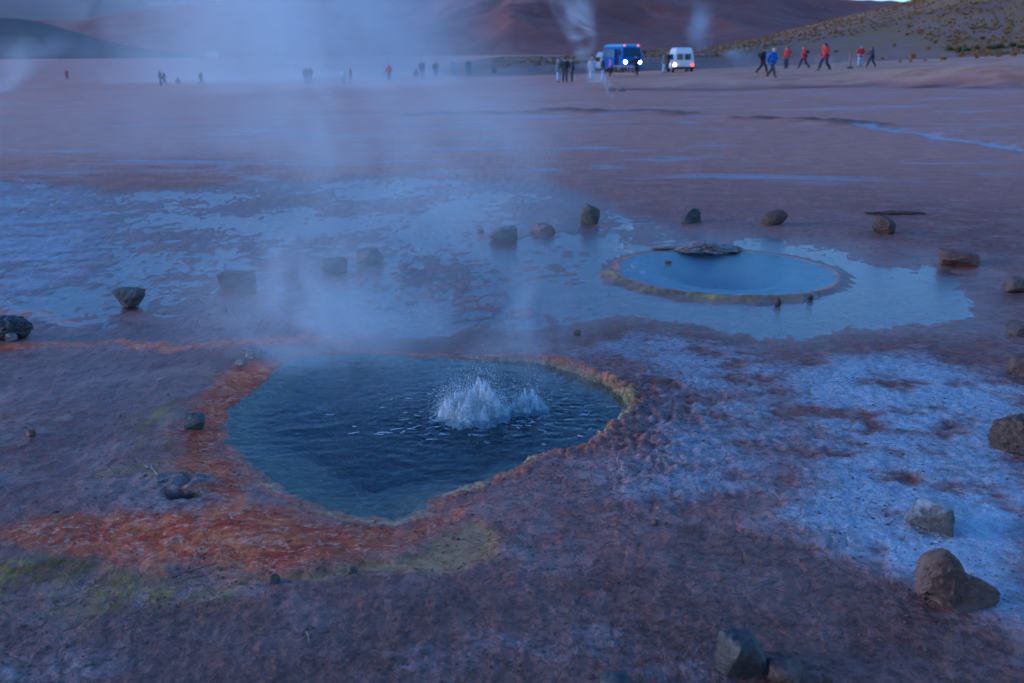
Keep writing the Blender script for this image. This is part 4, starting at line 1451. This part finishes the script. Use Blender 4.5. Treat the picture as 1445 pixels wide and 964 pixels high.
A_AWAY, A_LEFT, A_RIGHT, A_CAM = math.pi, -math.pi / 2, math.pi / 2, 0.0
PEOPLE = [
    ('person in black with a dark backpack walking along the bank', 1075, 104, 36, 'walk', A_RIGHT - .3, BLK, BLK, 'hair', BRN, NAVY),
    ('person in blue jacket and white hat walking along the foot of the bank', 1088, 110, 41, 'walk', A_RIGHT - .9, BLUE, NAVY, 'hat', PALE, BLUE),
    ('person in hooded red jacket standing still with a grey backpack', 1109, 97, 31, 'stand', A_LEFT + .4, RED, NAVY, 'hood', RED, GREY),
    ('person in red jacket with a dark blue backpack stepping along the bank', 1134, 97, 32, 'walk', A_LEFT, RED, NAVY, 'hair', DRED, NAVY),
    ('person in red coat with black hood striding along the bank', 1163, 100, 39, 'walk', A_LEFT + .5, RED, NAVY, 'hood', BLK, None),
    ('person in red jacket, bright blue hat and pale jeans by the marker post', 1213, 94, 29, 'pockets', .2, RED, LTBL, 'hat', BLUE, None),
    ('person all in dark blue walking past the marker post', 1229, 95, 27, 'walk', A_LEFT + .3, NAVY, NAVY, 'hood', NAVY, None),
    ('slim person in pale blue with a grey vest standing in a trio', 787, 116, 31, 'stand', A_RIGHT, GREY, LTBL, 'hat', LTBL, None),
    ('tall person in dark jacket in the middle of a trio', 797, 117, 35, 'pockets', A_AWAY, BLK, BRN, 'hair', BRN, None),
    ('person in black jacket with brown hair at the end of a trio', 807, 115.5, 33, 'stand', A_LEFT, NAVY, BLK, 'hair', BRN, None),
    ('person in pale clothing half lost in steam beside the bus', 835, 112, 30, 'stand', .3, PALE, PALE, 'hat', PALE, None),
    ('person in dark jacket and pale trousers in steam beside the bus', 850, 114, 33, 'stand', A_RIGHT, NAVY, LTBL, 'hair', BRN, None),
    ('person in lilac jacket beside the wooden rail', 861, 107.5, 25, 'stand', A_LEFT, LILAC, BLK, 'hair', BRN, None),
    ('person in black holding both hands up in front of the bus', 897, 107.5, 29, 'photo', A_AWAY, BLK, BLK, 'hair', BRN, None),
    ('person in black coat and green hat beside the white van', 942, 102.5, 30, 'stand', A_LEFT, BLK, BLK, 'hat', GRN, None),
    ('person in pale trousers standing behind the green hatted one', 936, 103, 27, 'stand', A_RIGHT, GREY, LTBL, 'hair', BRN, None),
    ('far off person in a red jacket beside a thick ground plume', 95, 112, 13, 'stand', 0, RED, NAVY, 'hair', BRN, None),
    ('dark clothed person walking close behind another across the misty flat', 227, 121, 21, 'stand', A_RIGHT, NAVY, NAVY, 'hair', BRN, None),
    ('dark clothed person stepping ahead of a companion on the misty flat', 232, 120.5, 18, 'walk', A_RIGHT, NAVY, BLK, 'hood', NAVY, None),
    ('person crouching alone on the misty flat', 251, 119.5, 10, 'crouch', A_RIGHT, GREY, NAVY, 'hair', BRN, None),
    ('lone dark clothed person walking over the misty flat', 284, 120.5, 19, 'walk', A_RIGHT, NAVY, BLK, 'hair', BRN, None),
    ('dark clothed person standing shoulder to shoulder with a red sleeved one', 438, 118, 22, 'pockets', A_AWAY, NAVY, NAVY, 'hair', BLK, None),
    ('dark red jacketed person standing shoulder to shoulder with another', 432, 118, 22, 'stand', A_AWAY, (.12, .03, .05), NAVY, 'hair', BLK, None),
    ('person in pale jacket in the mist beside one with a dark red hat', 485, 119.5, 21, 'stand', 0, PALE, GREY, 'hat', PALE, None),
    ('person in dark coat and dark red hat in the mist', 495, 117.5, 21, 'stand', A_LEFT, NAVY, NAVY, 'hat', DRED, None),
    ('person in a bright red jacket standing in the mist', 549, 114, 23, 'stand', 0, RED, NAVY, 'hood', RED, None),
    ('person in pale coat just behind the red jacket in the mist', 542, 111, 16, 'stand', 0, PALE, GREY, 'hair', BRN, None),
    ('person crouching at the feet of a tall dark figure', 587, 111, 14, 'crouch', A_RIGHT, NAVY, NAVY, 'hair', BRN, None),
    ('tall dark figure beside a crouching person in the mist', 596, 110.5, 24, 'stand', A_AWAY, NAVY, NAVY, 'hat', NAVY, None),
    ('person in black standing apart in the mist', 615, 110, 23, 'stand', A_AWAY, BLK, BLK, 'hair', BRN, None),
    ('faint grey blue figure in the mist', 639, 107, 23, 'stand', 0, LTBL, GREY, 'hat', PALE, None),
    ('person with a red hat and blue clothes in the mist', 661, 107, 24, 'stand', 0, JEAN, JEAN, 'hat', RED, None),
    ('person in black crouching alone by a pale crust', 697, 106.5, 12, 'crouch', A_AWAY, BLK, BLK, 'hair', BLK, None),
]
for a in PEOPLE:
    person(*a)

# ================================================================== VEHICLES
def box(bm, x0, x1, y0, y1, z0, z1, bev=0.0, seg=2):
    r = bmesh.ops.create_cube(bm, size=1.0, matrix=Matrix.Translation(((x0 + x1) / 2, (y0 + y1) / 2, (z0 + z1) / 2)) @ Matrix.Diagonal((x1 - x0, y1 - y0, z1 - z0, 1)))
    if bev:
        es = list({e for v in r['verts'] for e in v.link_edges})
        bmesh.ops.bevel(bm, geom=es, offset=bev, segments=seg, affect='EDGES', profile=.6)

def cyl(bm, r, d, mat):
    bmesh.ops.create_cone(bm, cap_ends=True, segments=20, radius1=r, radius2=r, depth=d, matrix=mat)

def part(name, parent, mat, fn, smooth=False):
    bm = bmesh.new()
    fn(bm)
    me = from_bm(bm, name, smooth)
    return link(name, me, mat, parent)

def sectioned(bm, prof, width_fn, taper=.08):
    """side profile (y, z) swept across x with narrower top: a coach body with tumblehome"""
    xs = (-1, -.93, -.8, 0, .8, .93, 1)
    ins = (.10, .03, 0, 0, 0, .03, .10)
    rings = []
    cy_ = sum(p[0] for p in prof) / len(prof)
    cz_ = sum(p[1] for p in prof) / len(prof)
    for x, k in zip(xs, ins):
        ring = []
        for (y, z) in prof:
            w = width_fn(z)
            yy = y + (cy_ - y) / max(.01, abs(cy_ - y)) * min(k, abs(cy_ - y)) * .8
            zz = z + (cz_ - z) / max(.01, abs(cz_ - z)) * min(k, abs(cz_ - z))
            ring.append(bm.verts.new((x * w, yy, zz)))
        rings.append(ring)
    n = len(prof)
    for a, b in zip(rings[:-1], rings[1:]):
        for i in range(n):
            bm.faces.new((a[i], a[(i + 1) % n], b[(i + 1) % n], b[i]))
    bm.faces.new(rings[0][::-1])
    bm.faces.new(rings[-1])
    bmesh.ops.recalc_face_normals(bm, faces=bm.faces)

GLASS = simple('dark_glass', (.012, .03, .045), .06, .1, 2, spec=.8)
SIDEGLASS = simple('side_glass', (.16, .24, .28), .08, .15, 2, spec=.8)
RUB = simple('tyre_rubber', (.02, .02, .02), .85, .1)
RIM = simple('wheel_rim', (.35, .35, .36), .4, .1, metal=.6)
BPL = simple('black_plastic', (.02, .02, .022), .6, .1)
LAMP = simple('headlight_lit', (1, .96, .86), .3, 0, emis=(1.0, .80, .52), es=9.0)
REDL = simple('red_lamp_lit', (.6, .03, .02), .3, 0, emis=(1.0, .06, .03), es=1.1)
TAILW = simple('tail_lamp_lit', (1, .7, .4), .3, 0, emis=(1.0, .55, .16), es=5.0)
RX = Matrix.Rotation(math.pi / 2, 4, 'Y')
RY = Matrix.Rotation(math.pi / 2, 4, 'X')

def wheels(root, xs, ys, r):
    for x in xs:
        for y in ys:
            w = part('wheel', root, RUB, lambda bm: cyl(bm, r, .22, RX), True)
            w.location = (x, y, r)
            rm = part('rim', w, RIM, lambda bm: cyl(bm, r * .58, .235, RX), True)

def bus(label, loc, rz):
    """small coach, front towards local -Y, 6.3 m long"""
    root = empty('coach_bus', loc, rz)
    tag(root, label, 'bus')
    paint = simple('bus_blue', (.02, .11, .42), .3, .06, 2)
    roofp = simple('bus_light_blue', (.10, .42, .62), .35, .06, 2)
    prof = [(-3.05, .32), (-3.15, .55), (-3.15, 1.15), (-3.08, 1.35), (-2.80, 2.25), (-2.60, 2.42), (2.9, 2.45), (3.1, 2.3), (3.15, 1.2), (3.1, .34)]
    wf = lambda z: 1.03 - .10 * max(0, (z - 1.2) / 1.4)
    part('body', root, paint, lambda bm: sectioned(bm, prof, wf))
    rp = [(-2.74, 2.40), (-2.60, 2.50), (-2.2, 2.60), (2.6, 2.60), (3.0, 2.46), (3.08, 2.28), (-2.70, 2.28)]
    part('roof', root, roofp, lambda bm: sectioned(bm, rp, lambda z: .955 - .06 * max(0, (z - 2.3) / .3)))
    def wind(bm):
        q = [(-.86, -3.085, 1.42), (.86, -3.085, 1.42), (.80, -2.84, 2.22), (-.80, -2.84, 2.22)]
        a = [bm.verts.new(p) for p in q]
        b = [bm.verts.new((p[0], p[1] - .012, p[2])) for p in q]
        bm.faces.new(b)
        for i in range(4):
            bm.faces.new((a[i], a[(i + 1) % 4], b[(i + 1) % 4], b[i]))
        bmesh.ops.recalc_face_normals(bm, faces=bm.faces)
    ws = part('windscreen', root, GLASS, wind)
    part('wiper', ws, BPL, lambda bm: tube(bm, [(-.5, -3.11, 1.45), (-.2, -3.03, 1.75)], [.012, .01], 5))
    part('wiper', ws, BPL, lambda bm: tube(bm, [(.2, -3.11, 1.45), (.5, -3.03, 1.75)], [.012, .01], 5))
    for s in (-1, 1):
        y = -1.35
        for k in range(6):
            w = .62
            def win(bm, y=y, s=s):
                x = s * 1.005
                q = [(x + s * .012, y, 1.42), (x + s * .012, y + w, 1.42), (x - s * .055, y + w, 2.12), (x - s * .055, y, 2.12)]
                a = [bm.verts.new(p) for p in q]
                b = [bm.verts.new((p[0] + s * .03, p[1], p[2])) for p in q]
                bm.faces.new(b)
                for i in range(4):
                    bm.faces.new((a[i], a[(i + 1) % 4], b[(i + 1) % 4], b[i]))
                bmesh.ops.recalc_face_normals(bm, faces=bm.faces)
            part('side_window', root, SIDEGLASS, win)
            y += w + .08
        part('side_window', root, SIDEGLASS, lambda bm, s=s: box(bm, s * .955 - .03, s * .955 + .03, -2.70, -2.32, 1.45, 2.05, .02))
    part('door_opening', root, BPL, lambda bm: box(bm, -1.045, -.90, -2.15, -1.50, .42, 2.16, .02))  # black slab stands in for the shade inside the open doorway
    part('door_leaf', root, paint, lambda bm: box(bm, -1.32, -1.05, -1.50, -1.46, .45, 2.12, .015))
    for s in (-1, 1):
        part('headlight', root, LAMP, lambda bm, s=s: cyl(bm, .15, .06, Matrix.Translation((s * .74, -3.17, .93)) @ RY), True)
        part('marker_lamp', root, REDL, lambda bm, s=s: bmesh.ops.create_uvsphere(bm, u_segments=12, v_segments=8, radius=.10, matrix=Matrix.Translation((s * .70, -2.66, 2.44))), True)
        mr_ = part('mirror', root, BPL, lambda bm, s=s: box(bm, s * 1.22 - .07, s * 1.22 + .07, -3.12, -3.04, 1.55, 1.95, .02))
        part('arm', mr_, BPL, lambda bm, s=s: tube(bm, [(s * .93, -2.95, 2.02), (s * 1.2, -3.06, 1.93)], [.02, .02], 6))
    part('bumper', root, paint, lambda bm: box(bm, -1.02, 1.02, -3.28, -3.10, .34, .62, .04))
    part('grille', root, BPL, lambda bm: box(bm, -.45, .45, -3.175, -3.14, .80, 1.05, .01))
    part('number_plate', root, simple('plate', (.6, .6, .58), .5), lambda bm: box(bm, -.2, .2, -3.295, -3.275, .42, .53, .005))
    wheels(root, (-.88, .88), (-2.05, 1.75), .38)
    return root

WHITE = simple('white_paint', (.62, .64, .66), .35, .05, 2)
def van(label, loc, rz, lit=True, cat='van'):
    """high roofed van, rear towards local -Y, 5.2 m long"""
    root = empty('passenger_van', loc, rz)
    tag(root, label, cat)
    prof = [(-2.55, .40), (-2.58, 1.0), (-2.45, 1.85), (-2.25, 2.12), (-1.9, 2.25), (.9, 2.25), (1.35, 2.05), (1.75, 1.38), (2.5, 1.08), (2.6, .85), (2.6, .40)]
    part('body', root, WHITE, lambda bm: sectioned(bm, prof, lambda z: .95 - .20 * max(0, (z - 1.1) / 1.15) ** 1.5))
    for s in (-1, 1):
        part('rear_window', root, GLASS, lambda bm, s=s: box(bm, s * .36 - .25, s * .36 + .25, -2.60, -2.40, 1.18, 1.70, .03))
        for k in range(3):
            part('side_window', root, GLASS, lambda bm, s=s, k=k: box(bm, s * .90 - .05, s * .90 + .02, -1.95 + k * 1.1, -1.0 + k * 1.1, 1.2, 1.68, .03))
        lm = (TAILW if s < 0 else REDL) if lit else simple('tail_lamp', (.4, .02, .02), .3)
        part('tail_light', root, lm, lambda bm, s=s: bmesh.ops.create_uvsphere(bm, u_segments=12, v_segments=8, radius=.13, matrix=Matrix.Translation((s * .80, -2.58, .74))), True)
        part('headlight', root, simple('lamp_off', (.5, .5, .5), .2), lambda bm, s=s: box(bm, s * .7 - .14, s * .7 + .14, 2.52, 2.63, .78, .98, .03))
    part('bumper', root, BPL, lambda bm: box(bm, -.95, .95, -2.70, -2.52, .38, .58, .04))
    part('windscreen', root, GLASS, lambda bm: (lambda q: bm.faces.new([bm.verts.new(p) for p in q]))([(-.72, 1.40, 2.02), (.72, 1.40, 2.02), (.80, 1.80, 1.42), (-.80, 1.80, 1.42)]))
    wheels(root, (-.84, .84), (-1.6, 1.75), .34)
    return root

def stand(px, py):
    v = on_ground(px, py)
    return Vector((v.x, v.y, gz(v.x, v.y)))

vb = stand(890, 101.5)
print('bus at', vb)
fwd = Vector((math.sin(R(13)), -math.cos(R(13)), 0))
_b = bus('blue tour bus with lit headlights and two red roof lamps', vb - fwd * 3.1 * .98, R(13))
_b.scale = (1.12, 1.12, 1.12)
vv_ = stand(962, 102.0)
print('van at', vv_)
van('white high roofed van seen from behind with lit tail lamps', vv_ + Vector((.4, 3.6, -.12)), R(-2))
vc = stand(853, 100.5)
van('white van parked behind the blue bus', Vector((vc.x * 122 / vc.y, 122, hz(vc.x * 122 / vc.y, 122))), R(4), False)
_vx = (316 - CX) / F_PX * 420
vf = Vector((_vx, 420, hz(_vx, 420)))
van('distant white van faintly seen through the steam', Vector((vf.x, vf.y, vf.z)), R(80), True)

# wooden rail in front of the bus
v0, v1 = stand(867, 109), stand(895, 109.5)
rail = empty('wooden_rail', v0)
tag(rail, 'low weathered wooden rail of upright boards in front of the bus', 'rail')
WD = simple('weathered_wood', (.24, .17, .14), .85, .2, 8, bump=.4)
L_ = (v1 - v0).length
dv = (v1 - v0).normalized()
rail.rotation_euler = (0, 0, math.atan2(dv.y, dv.x))
for k in range(7):
    part('board', rail, WD, lambda bm, k=k: box(bm, L_ * k / 6 - .06, L_ * k / 6 + .06, -.02, .02, -.05, .98 + .04 * (k % 2), .008))
for z in (.25, .85):
    part('crossbar', rail, WD, lambda bm, z=z: box(bm, -.08, L_ + .08, -.065, -.025, z, z + .10, .008))

vp = stand(1199, 97)
post = empty('marker_post', vp)
tag(post, 'short pinkish wooden marker post on the bank', 'post')
part('post', post, simple('post_wood', (.33, .17, .12), .85, .15, 8), lambda bm: box(bm, -.06, .06, -.06, .06, -.1, 1.05, .015))
part('footing', post, RM['grey'], lambda bm: box(bm, -.2, .2, -.15, .15, -.05, .16, .05))

for nm, lb, px, py, w, h, sd in (('sinter_mound', 'pale sinter mound on the misty flat behind the crouching person', 755, 104, 44, 8, 61),
                                 ('sinter_mound', 'small steaming orange grey crust mound in front of the bus', 862, 129, 20, 6, 62),
                                 ('sinter_mound', 'small blue grey crust cone beside the steaming mound', 878, 129, 14, 6, 63)):
    v = stand(px, py)
    D = depth_of(v)
    o = link(nm, rock_mesh(sd, w * D / F_PX, w * D / F_PX * .7, h * D / F_PX * 1.3, taper=.35, cuts=2, rough=.12), RM['frost' if sd != 62 else 'sinter'], None, (v.x, v.y, v.z - .08))
    tag(o, lb, 'mound')

# ================================================================== STEAM
def steam_mat(name, dens, scale, thr, H, R0, R1, drift, stretch=1.15, soft=.55, top_fade=.55, warp=.6, aniso=.2, seed=0.0, ell=1.0, low=1.0, sharp=.22):
    m = NT(name)
    t = m.obj()
    sp = m.n('ShaderNodeSeparateXYZ')
    m.set(sp.inputs[0], t)
    x, y, z = sp.outputs
    f = m.math('DIVIDE', z, H, clamp=True)
    rad = m.math('ADD', R0, m.math('MULTIPLY', f, R1 - R0))
    ctr = m.math('POWER', f, 1.3)
    dx = m.math('SUBTRACT', x, m.math('MULTIPLY', ctr, drift[0]))
    dy = m.math('SUBTRACT', y, m.math('MULTIPLY', ctr, drift[1]))
    r0 = m.math('SQRT', m.math('ADD', m.math('MULTIPLY', dx, dx), m.math('MULTIPLY', m.math('MULTIPLY', dy, dy), ell)))
    rim = m.mr(m.math('DIVIDE', r0, rad), 1.36, .85)
    wn_ = m.noise(m.vmath('ADD', t, (seed * 2.3, 3.1, seed)), .9 / R1, 0, .5, color=True)
    ws_ = m.n('ShaderNodeSeparateXYZ')
    m.set(ws_.inputs[0], wn_)
    dx = m.math('ADD', dx, m.math('MULTIPLY', m.math('SUBTRACT', ws_.outputs[0], .5), R1 * 1.0))
    dy = m.math('ADD', dy, m.math('MULTIPLY', m.math('SUBTRACT', ws_.outputs[1], .5), R1 * 1.0))
    nv = m.vmath('ADD', m.vmath('MULTIPLY', t, (1, 1, 1 / stretch)), (seed, seed * .7, seed * 1.9))
    n = m.noise(nv, scale, 3, .55, warp)
    r = m.math('SQRT', m.math('ADD', m.math('MULTIPLY', dx, dx), m.math('MULTIPLY', m.math('MULTIPLY', dy, dy), ell)))
    q = m.math('DIVIDE', r, rad)
    edge = m.mr(q, 1.0, 1.0 - soft)
    d = m.math('MULTIPLY', m.mr(n, thr, thr + sharp), edge)
    d = m.math('MULTIPLY', d, m.mr(f, 1.0, top_fade))
    d = m.math('MULTIPLY', m.math('MULTIPLY', d, rim), m.mr(f, 0, .7, low, 1.0))
    d = m.math('MULTIPLY', d, dens)
    pv = m.n('ShaderNodeVolumePrincipled')
    pv.inputs['Color'].default_value = (.82, .88, .94, 1)
    pv.inputs['Anisotropy'].default_value = aniso
    m.set(pv.inputs['Density'], d)
    m.set(m.out.inputs['Volume'], pv.outputs[0])
    m.mat.cycles.volume_step_rate = 1.7
    return m.mat

def steam(label, loc, H, R0, R1, drift, dens, scale, thr=.42, ell=1.0, **kw):
    """a closed leaning plume; the density inside breaks it into billows"""
    bm = bmesh.new()
    n, k = 20, 7
    prev = None
    for i in range(k):
        f = i / (k - 1)
        c = f ** 1.3
        rr = (R0 + (R1 - R0) * f) * 1.4
        ring = [bm.verts.new((drift[0] * c + rr * math.cos(2 * math.pi * j / n), drift[1] * c + rr / math.sqrt(ell) * math.sin(2 * math.pi * j / n), H * f)) for j in range(n)]
        if prev:
            for j in range(n):
                bm.faces.new((prev[j], prev[(j + 1) % n], ring[(j + 1) % n], ring[j]))
        else:
            bm.faces.new(ring[::-1])
        prev = ring
    bm.faces.new(prev)
    o = link('steam', from_bm(bm, 'steam'), steam_mat('steam', dens, scale, thr, H, R0, R1, drift, ell=ell, seed=loc[0] * 1.7, **kw), None, loc)
    return tag(o, label, 'steam', kind='stuff')

# thin bank of dusk cloud far beyond the mountains
def cloud_bank():
    X, T = np.meshgrid(np.linspace(-9000, 500, 60), np.linspace(2 * np.pi, 0, 17))
    k = np.sqrt(np.clip(1 - ((X + 4250) / 4750) ** 2, .0001, 1)) ** .5
    Yc = 7000 + 900 * k * np.cos(T)
    Zc = 520 + (470 + 60 * np.sin(X / 700)) * k * np.sin(T)
    me = grid_mesh('cloud_bank', X, Yc, Zc)
    m = NT('dusk_cloud')
    pv = m.n('ShaderNodeVolumePrincipled')
    pv.inputs['Color'].default_value = (.72, .70, .82, 1)
    pv.inputs['Density'].default_value = .0022
    m.set(m.out.inputs['Volume'], pv.outputs[0])
    return link('cloud_bank', me, m.mat)
tag(cloud_bank(), 'thin grey blue dusk cloud behind the far hills', 'cloud', kind='stuff')

xs, ys_ = P(585, 545)
steam('steam rising off the bubbling spring', (xs, ys_ + .1, -.012), 3.6, .95, 2.3, (-1.8, 2.6), .42, 1.35, .40, top_fade=.5, ell=.8, soft=1.0, low=2.4, stretch=1.25, warp=1.3, sharp=.2)
xs, ys_ = P(470, 505)
steam('low steam drifting off the back of the bubbling spring', (xs, ys_, -.012), 1.0, .95, 1.2, (-.4, .7), 1.5, 1.7, .36, top_fade=.12, soft=.95, low=1.6, stretch=1.0, warp=1.2)
# thin mist lying over the flat to the left
steam('thin mist lying over the wet flat', (-4.5, 17, -.3), 2.6, 9.0, 9.5, (-.8, 2), .075, .4, .36, stretch=1, soft=.8, top_fade=.2)
# wall of steam from the far vents
def far_steam(label, px, py, D, Wpx0, Wpx1, Hpx, drift_px, dens, scale, thr=.42, ell=1.0, **kw):
    x = (px - CX) / F_PX * D
    z = hz(x, D) - .3
    k = D / F_PX
    steam(label, (x, D, z), Hpx * k, Wpx0 * k, Wpx1 * k, (drift_px * k, 0), dens, scale, thr, ell, **kw)
far_steam('wide wall of steam behind the people on the misty flat', 390, 110, 128, 340, 400, 260, 40, .085, .12, .33, ell=1.6, soft=1.0, warp=1.0)
far_steam('dense steam column over the far vents', 575, 110, 120, 120, 175, 230, 0, .06, .15, .38, soft=1.0, warp=1.2)
far_steam('thin mist in front of the far group', 470, 118, 84, 300, 320, 34, 0, .03, .12, .34, ell=2.0, stretch=.6)
far_steam('rolling white plume hugging the ground by the dark hill', 10, 124, 112, 50, 75, 88, 80, .24, .20, .42, top_fade=.3, low=1.5, sharp=.24, soft=1.0)
far_steam('tall plume drifting up beside the bus', 832, 108, 84, 14, 48, 130, -38, 1.0, .42, .44, sharp=.24, soft=1.0, warp=1.0)
far_steam('small wisp from the crust mound', 858, 128, 47.5, 4, 11, 45, -9, 1.3, 1.2, .40)
far_steam('pale steam bank hiding the people near the bus', 838, 113, 72, 16, 14, 28, 0, .55, .6, .38)
far_steam('wisp behind the white van', 985, 100, 118, 16, 36, 100, -22, .30, .28, .43, sharp=.24, soft=1.0)
far_steam('low steam drifting behind the walkers', 1050, 97, 96, 42, 40, 34, -10, .35, .22, .40, soft=.9)
far_steam('low steam at the foot of the hill', 1165, 96, 94, 36, 34, 16, -6, .25, .3, .42)
